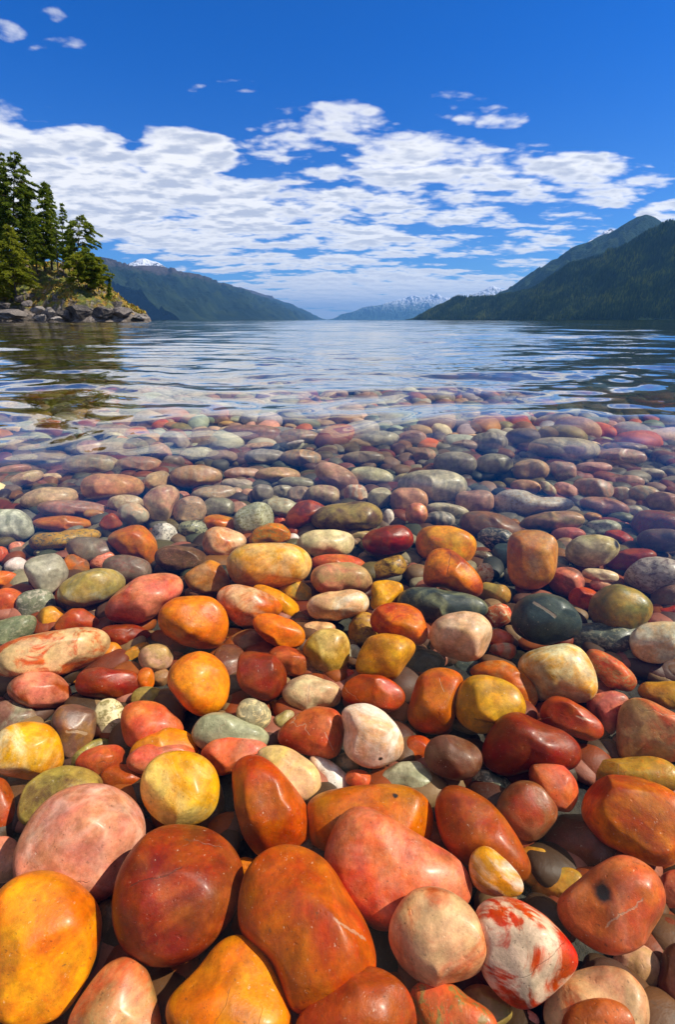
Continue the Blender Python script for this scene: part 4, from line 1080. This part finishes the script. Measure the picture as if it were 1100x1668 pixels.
# marks on single stones: (px, py, radius px) dark spots; (x0, y0, x1, y1, width px, pale) lines
SPOTS = [(981, 1455, 13), (643, 1293, 5), (1006, 886, 8), (1003, 1430, 2.5), (620, 1235, 4)]
LINES = [(208, 1446, 298, 1410, 1.3, 0), (547, 1500, 600, 1535, 2.5, 1), (716, 1104, 726, 1130, 1.2, 1), (772, 1168, 808, 1178, 2.4, 0),
         (938, 1168, 962, 1174, 3.0, 1), (733, 900, 728, 935, 1.6, 0), (744, 870, 736, 895, 1.2, 0), (868, 978, 908, 1005, 4.5, 1),
         (528, 1190, 545, 1225, 1.5, 1), (505, 1113, 500, 1145, 2.0, 1), (985, 1512, 1052, 1462, 1.3, 1), (106, 1192, 145, 1196, 3.0, 1), (700, 906, 694, 925, 2.0, 0)]
def project(X_):
    v = X_ - CAM; c_, s_ = math.cos(PITCH), math.sin(PITCH)
    zc = v[:, 1] * c_ - v[:, 2] * s_; yc = v[:, 1] * s_ + v[:, 2] * c_
    return W0 / 2 + FPX * v[:, 0] / zc, H0 / 2 - FPX * yc / zc, np.linalg.norm(v, axis=1)
for i, (spec, c1, c2, pat, lift, lab) in enumerate(STONES):
    ob, (cx, cy, ps), (LL, CC) = build_stone(i, spec, lift)
    rg = random.Random(i * 31 + 5)
    j = [1 + rg.uniform(-0.07, 0.07) for _ in range(3)]
    a = lin(PAL[c1]); b_ = lin(PAL[c2])
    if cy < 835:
        k_ = 0.42; a = tuple(x * (1 - k_) + y * k_ for x, y in zip(a, (0.60, 0.48, 0.31))); b_ = tuple(x * (1 - k_) + y * k_ for x, y in zip(b_, (0.60, 0.50, 0.35)))  # farther stones' colours lightened for sunlight the rippled water keeps out
    if pat == 'P': b_ = tuple(0.6 * x + 0.4 * y for x, y in zip(a, b_))
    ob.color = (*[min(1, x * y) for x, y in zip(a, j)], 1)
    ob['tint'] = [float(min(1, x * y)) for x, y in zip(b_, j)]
    ob['pattern'] = list(PAT[pat])
    ob['category'] = 'pebble'
    ob['group'] = 'pebbles lying on the bottom of the lake'
    placed.append([ob, cx, cy, ps, lab])
    big = [m_ for m_ in SPOTS if math.hypot(m_[0] - cx, m_[1] - cy) < ps * 0.62] ; lns = [m_ for m_ in LINES if math.hypot((m_[0] + m_[2]) / 2 - cx, (m_[1] + m_[3]) / 2 - cy) < ps * 0.42]
    if big or lns:
        pxs_, pys_, ds_ = project(LL + CC)
        front = ds_ < np.linalg.norm(CC - CAM)
        def near(x_, y_):
            k_ = np.argmin(np.hypot(pxs_ - x_, pys_ - y_) + 1e4 * ~front); return LL[k_], ds_[k_]
    if big:
        v_, d_ = near(big[0][0], big[0][1]); ob['spot'] = [float(t) for t in v_]; ob['spot_size'] = float(big[0][2] * d_ / FPX * 0.85)
    if lns:
        x0, y0, x1, y1, lw_, pale = lns[0]
        va, d_ = near(x0, y0); vb, _ = near(x1, y1); mid, _ = near((x0 + x1) / 2, (y0 + y1) / 2)
        nrm = np.cross(vb - va, CC - CAM); nrm /= np.linalg.norm(nrm)
        ob['line_at'] = [float(t) for t in mid]; ob['line_across'] = [float(t) for t in nrm]
        ob['line_size'] = [float(np.linalg.norm(vb - va) / 2), float(lw_ * d_ / FPX * 0.65), float(pale)]

SHORT = lambda t: t[1:]
marks = [p for p in placed if p[4].startswith('!')]
def clip_words(t, n):
    t = t.split()
    return ' '.join(t[:n])
used_labels = {}
for p in placed:
    ob, cx, cy, ps, lab = p
    if lab.startswith('!'):
        full = lab[1:]
    else:
        cands = sorted(marks, key=lambda m: math.hypot(m[1] - cx, (m[2] - cy) * 1.3) - m[3] * 0.25)
        adj = lab if ('pebble' in lab or lab.endswith(' a')) else lab
        noun = ' pebble'
        for m in cands[:6]:
            dx, dy = cx - m[1], cy - m[2]
            if abs(dx) > abs(dy) * 1.1: rel = 'to the right of' if dx > 0 else 'to the left of'
            else: rel = 'just in front of' if dy > 0 else 'just behind'
            tgt = m[4][1:]
            for cut in (', ', ' at the ', ' in the ', ' far to ', ' near the ', ' right behind ', ' behind the ', ' flat on', ' in the far ', ' with a peach ', ' leaning ', ' sloping '):
                tgt = tgt.split(cut)[0]
            head = 'the '
            full = f'{adj}{noun} {rel} {head}{tgt}'
            if len(full.split()) > 16:
                full = f'{adj}{noun} {rel} {head}{tgt}'
                for cut in (' with ', ' under the '):
                    full = full.split(cut)[0] if len(full.split()) > 16 else full
            if full not in used_labels and len(full.split()) <= 16: break
    used_labels[full] = used_labels.get(full, 0) + 1
    ob['label'] = full
print('LABEL DUPES', [k for k, v in used_labels.items() if v > 1], 'stones', len(placed))
print('LONG', [k for k in used_labels if not 4 <= len(k.split()) <= 16])
# ---------------------------------------------------------------- the bed below and between them
def bed_height(x, y):
    r = np.hypot(x, y)
    return BED - 0.012 - np.clip(r - 2.4, 0, 3) * 0.05 - np.clip(r - 4.0, 0, 400) * 0.10

# fan-shaped grid helper: rings growing with distance, centred on the shore below the camera
def fan(r0, r1, nr, nt, half_deg, grow=None):
    rs = np.geomspace(r0, r1, nr)
    ts = np.radians(np.linspace(-half_deg, half_deg, nt))
    Rr, Tt = np.meshgrid(rs, ts, indexing='ij')
    X = Rr * np.sin(Tt); Y = Rr * np.cos(Tt) 
    idx = np.arange(nr * nt).reshape(nr, nt)
    F = np.stack([idx[:-1, :-1], idx[:-1, 1:], idx[1:, 1:], idx[1:, :-1]], -1).reshape(-1, 4)
    return X.ravel(), Y.ravel(), F

def bed_fn(q, b):
    co = q.n('TexCoord').outputs['Object']
    n1 = q.noise(co, 30, 6, 0.7); n2 = q.noise(co, 3, 3, 0.5)
    c = q.mixc(q.step(n1, 0.35, 0.7), (0.012, 0.010, 0.008), (0.06, 0.05, 0.035))
    c = q.mixc(q.step(n2, 0.4, 0.7, 0, 0.4), c, (0.09, 0.10, 0.06))
    q.put(b.inputs['Base Color'], c); b.inputs['Roughness'].default_value = 0.9
    bp = q.n('Bump'); bp.inputs['Distance'].default_value = 0.01; q.put(bp.inputs['Height'], n1); q.put(b.inputs['Normal'], bp.outputs[0])
X, Y, F = fan(0.05, 60000, 150, 61, 179)
Zb = bed_height(X, Y - 0.3)
bedo = shared_mesh('lake_bed', np.stack([X, Y - 0.3, np.maximum(Zb, -25)], 1), F, simple_mat('silt', bed_fn))
bedo['kind'] = 'structure'

def fill_mat():
    def fn(q, b):
        co = q.n('TexCoord').outputs['Object']
        at_ = q.n('Attribute', attribute_type='GEOMETRY', attribute_name='tone')
        c = at_.outputs['Color']
        n1 = q.noise(co, 26, 5, 0.65, 0.5); n2 = q.noise(co, 170, 3, 0.65)
        hs = q.n('HueSaturation'); q.put(hs.inputs['Value'], q.step(n1, 0.3, 0.7, 0.62, 1.25, 'LINEAR')); q.put(hs.inputs['Color'], c)
        c = q.mixc(q.step(n2, 0.58, 0.68, 0, 0.4), hs.outputs[0], (0.08, 0.06, 0.045))
        q.put(b.inputs['Base Color'], c); b.inputs['Roughness'].default_value = 0.55; b.inputs['Specular IOR Level'].default_value = 0.3
        bp = q.n('Bump'); bp.inputs['Distance'].default_value = 0.004; bp.inputs['Strength'].default_value = 0.5; q.put(bp.inputs['Height'], n1); q.put(b.inputs['Normal'], bp.outputs[0])
    return simple_mat('small_pebbles', fn)
FILLMAT = fill_mat()
def pebble_field(name, pts, label, seed):
    """pts: x, y, z, a, b, c, yaw, colour -> one mesh"""
    rg = np.random.RandomState(seed)
    Vs, Fs, Cs = [], [], []
    base = 0
    for (x, y, z, a, b_, c_, yaw, col, sub) in pts:
        V, F = ico(sub)
        lp = 1 + lump(V, rg.randint(1 << 30), 2.6, 0.09)
        L_ = V * lp[:, None]
        L_ = np.sign(L_) * np.abs(L_) ** 0.93 * (a, b_, c_)
        cy_, sy_ = math.cos(yaw), math.sin(yaw)
        tl = rg.uniform(-0.25, 0.25)
        L2 = np.stack([L_[:, 0] * cy_ - L_[:, 1] * sy_, L_[:, 0] * sy_ + L_[:, 1] * cy_, L_[:, 2] + L_[:, 0] * tl], 1) + (x, y, z)
        Vs.append(L2); Fs.append(F + base); base += len(V)
        Cs.append(np.tile((*col, 1), (len(V), 1)))
    V = np.concatenate(Vs); F = np.concatenate(Fs)
    ob = shared_mesh(name, V, F, FILLMAT)
    at_ = ob.data.color_attributes.new('tone', 'FLOAT_COLOR', 'POINT')
    at_.data.foreach_set('color', np.concatenate(Cs).astype(np.float32).ravel())
    ob['kind'] = 'stuff'
    ob['label'] = label; ob['category'] = 'pebbles'
    return ob

rg = np.random.RandomState(77)
TONES = [lin(PAL[k]) for k in ('brn', 'dbr', 'tan', 'orb', 'gry', 'dgy', 'oli', 'gol', 'sal', 'och', 'lgy', 'grn', 'gpu', 'tan', 'oli', 'gry', 'grn', 'pch', 'crm', 'brk', 'lgy')]
WARM = [lin(PAL[k]) for k in ('brn', 'dbr', 'mar', 'brk', 'orb', 'tan', 'sal', 'rus', 'pur', 'dbr')]
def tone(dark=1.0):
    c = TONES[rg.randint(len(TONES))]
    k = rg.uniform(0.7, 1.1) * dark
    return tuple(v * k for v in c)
pts = []
# small ones filling the gaps right under the traced stones
taken = []
def visible_zone(x, y): return (y < 1.95) and abs(x) < (0.75 * math.hypot(y, 0.45) + 0.03) and y > -0.05
for k in range(3600):
    y = rg.uniform(-0.05, 2.0); x = rg.uniform(-1, 1) * (0.8 * (y + 0.45) + 0.1)
    r = rg.uniform(0.011, 0.023) if y < 0.6 else rg.uniform(0.010, 0.022) * (1 + y * 0.35)
    pts.append((x, y, BED - 0.006 + r * 0.25, r * rg.uniform(1.0, 1.6), r, r * rg.uniform(0.55, 0.8), rg.uniform(0, 3.14), (tuple(v * 0.5 for v in WARM[rg.randint(len(WARM))]) if y < 0.75 else tone(0.4)), 4 if y < 0.6 else 3))  # gap stones coloured darker, painting the shade between the big ones
# full-sized ones where the traced stones end: farther out, at the sides and behind the camera
def dart(n, gen, rmin):
    """keeps stones from standing inside each other"""
    cell = {}
    out = []
    for _ in range(n):
        x, y, r = gen()
        key = (int(math.floor(x / 0.2)), int(math.floor(y / 0.2)))
        ok = True
        for i_ in (-1, 0, 1):
            for j_ in (-1, 0, 1):
                for (a_, b_, r_) in cell.get((key[0] + i_, key[1] + j_), ()):
                    if (a_ - x) ** 2 + (b_ - y) ** 2 < ((r + r_) * 0.78) ** 2: ok = False; break
                if not ok: break
            if not ok: break
        if ok:
            cell.setdefault(key, []).append((x, y, r)); out.append((x, y, r))
    return out
def gen_far():
    y = 1.75 + rg.uniform(0, 1) ** 1.4 * 6.2; x = rg.uniform(-1, 1) * (y * 0.95 + 0.6)
    return x, y, rg.uniform(0.028, 0.085)
def gen_side():
    while True:
        x, y = rg.uniform(-2.6, 2.6), rg.uniform(-1.2, 2.0)
        if not visible_zone(x, y): return x, y, rg.uniform(0.016, 0.060)
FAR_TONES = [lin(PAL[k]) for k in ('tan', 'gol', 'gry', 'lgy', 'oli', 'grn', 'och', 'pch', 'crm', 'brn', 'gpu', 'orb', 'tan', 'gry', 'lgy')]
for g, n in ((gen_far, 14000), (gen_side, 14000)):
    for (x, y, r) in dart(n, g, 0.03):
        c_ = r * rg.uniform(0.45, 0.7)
        pts.append((x, y, float(bed_height(x, y)) + c_ * 0.8, r * rg.uniform(0.95, 1.3), r * rg.uniform(0.75, 0.95), c_, rg.uniform(0, 3.14), (tuple(v * rg.uniform(0.85, 1.15) * float(np.interp(y, [1.6, 2.6, 4.5], [1.5, 1.15, 0.7])) for v in FAR_TONES[rg.randint(len(FAR_TONES))]) if g is gen_far or y > 1.1 else tone(1.0)), 3 if y < 2.6 else 2))  # colours brightened nearer and dimmed farther, standing in for light through water
print('fill', len(pts))
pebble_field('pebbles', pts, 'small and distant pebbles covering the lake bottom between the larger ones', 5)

# ---------------------------------------------------------------- the lake surface
def fbm2(x, y, seed, octs):
    rg_ = np.random.RandomState(seed)
    out = np.zeros_like(x)
    for (wl, amp, n_, spread, ax) in octs:
        for _ in range(n_):
            a_ = ax + rg_.normal() * spread
            k = 2 * np.pi / (wl * rg_.uniform(0.7, 1.4))
            out += amp / math.sqrt(n_) * np.sin(k * (x * math.sin(a_) + y * math.cos(a_)) + rg_.uniform(0, 6.28))
    return out
def water_surface():
    nr, nt = 1150, 440
    X, Y, F = fan(0.04, 90000, nr, nt, 75)
    Y = Y - 0.35
    # bend the phase so that the sines do not read as a regular pattern
    wx = X + 0.18 * np.sin(1.9 * Y + 0.7) + 0.11 * np.sin(3.1 * Y - 1.3 * X); wy = Y + 0.16 * np.sin(1.6 * X + 1.1) + 0.07 * np.sin(4.3 * X + 2 * Y)
    r = np.hypot(X, Y)
    step_r = r * (math.log(90000 / 0.04) / nr) + 0.002
    Z = np.zeros_like(X)
    # (wavelength, amplitude, count, spread, heading)
    for (wl, amp, n_, spread, sd_) in ((0.10, 0.0006, 5, 0.9, 7), (0.22, 0.0019, 6, 0.7, 1), (0.48, 0.0040, 6, 0.5, 2), (0.95, 0.0056, 6, 0.4, 3), (2.2, 0.0085, 5, 0.4, 4), (6.0, 0.016, 5, 0.4, 5), (14.0, 0.03, 4, 0.4, 9)):
        fade = np.clip((wl / step_r - 2.5) / 3.0, 0, 1)                # drop what the mesh cannot carry
        grow = np.clip((r - 0.76) / 0.62, 0.11, 1.0)                     # almost still over the near stones
        Z += fbm2(wx, wy, sd_, [(wl, amp, n_, spread, 0.15)]) * fade * grow
    shell = shared_mesh('water', np.stack([X, Y, Z], 1), F, None)
    m = bpy.data.materials.new('water'); m.use_nodes = True
    q = NT(m.node_tree)
    co = q.n('TexCoord').outputs['Object']
    s_ = q.sep(co)
    dist = q.vmath('LENGTH', co)
    warp = q.vmath('ADD', q.vmath('MULTIPLY', co, (0.55, 1.0, 1.0)), q.vmath('SCALE', q.noise(co, 1.1, 2, out=1), None, scale=0.35))
    ripple = q.noise(warp, 5.5, 3, 0.5)
    h1 = q.math('MULTIPLY', ripple, q.step(dist, 0.9, 3.5, 0.02, 0.9))
    far = q.noise(q.vmath('MULTIPLY', co, (0.35, 1.0, 1)), 1.6, 4, 0.6)
    h2 = q.math('MULTIPLY', far, q.step(dist, 4, 40, 0.0, 3.0))
    bp = q.n('Bump'); bp.inputs['Strength'].default_value = 1.0; bp.inputs['Distance'].default_value = 0.006
    q.put(bp.inputs['Height'], q.math('ADD', h1, h2))
    fr = q.n('Fresnel'); fr.inputs['IOR'].default_value = 1.333; q.put(fr.inputs['Normal'], bp.outputs[0])
    gl = q.n('BsdfGlossy'); gl.inputs['Roughness'].default_value = 0.015; q.put(gl.inputs['Normal'], bp.outputs[0])
    q.put(gl.inputs['Color'], (1.0, 0.97, 0.90))
    tr = q.n('BsdfTransparent'); q.put(tr.inputs['Color'], (0.97, 0.98, 0.965))
    rf = q.n('BsdfRefraction'); rf.inputs['IOR'].default_value = RF_IOR; rf.inputs['Roughness'].default_value = 0.0
    q.put(rf.inputs['Color'], (0.97, 0.98, 0.965)); q.put(rf.inputs['Normal'], bp.outputs[0])
    body = q.n('MixShader'); q.put(body.inputs[0], q.step(dist, 0.84, 1.15, 0.0, RF_AMT)); q.put(body.inputs[1], tr.outputs[0]); q.put(body.inputs[2], rf.outputs[0])
    mx = q.n('MixShader'); sm = q.step(fr.outputs[0], 0.0, 0.56); q.put(mx.inputs[0], q.math('ADD', q.math('MULTIPLY', fr.outputs[0], 0.25), q.math('MULTIPLY', sm, 0.75))); q.put(mx.inputs[1], body.outputs[0]); q.put(mx.inputs[2], gl.outputs[0])
    o = q.n('OutputMaterial'); q.put(o.inputs[0], mx.outputs[0])
    shell.data.materials.append(m)
    shell['kind'] = 'structure'
    return shell
RF_IOR, RF_AMT = 1.2, 0.24
water_surface()
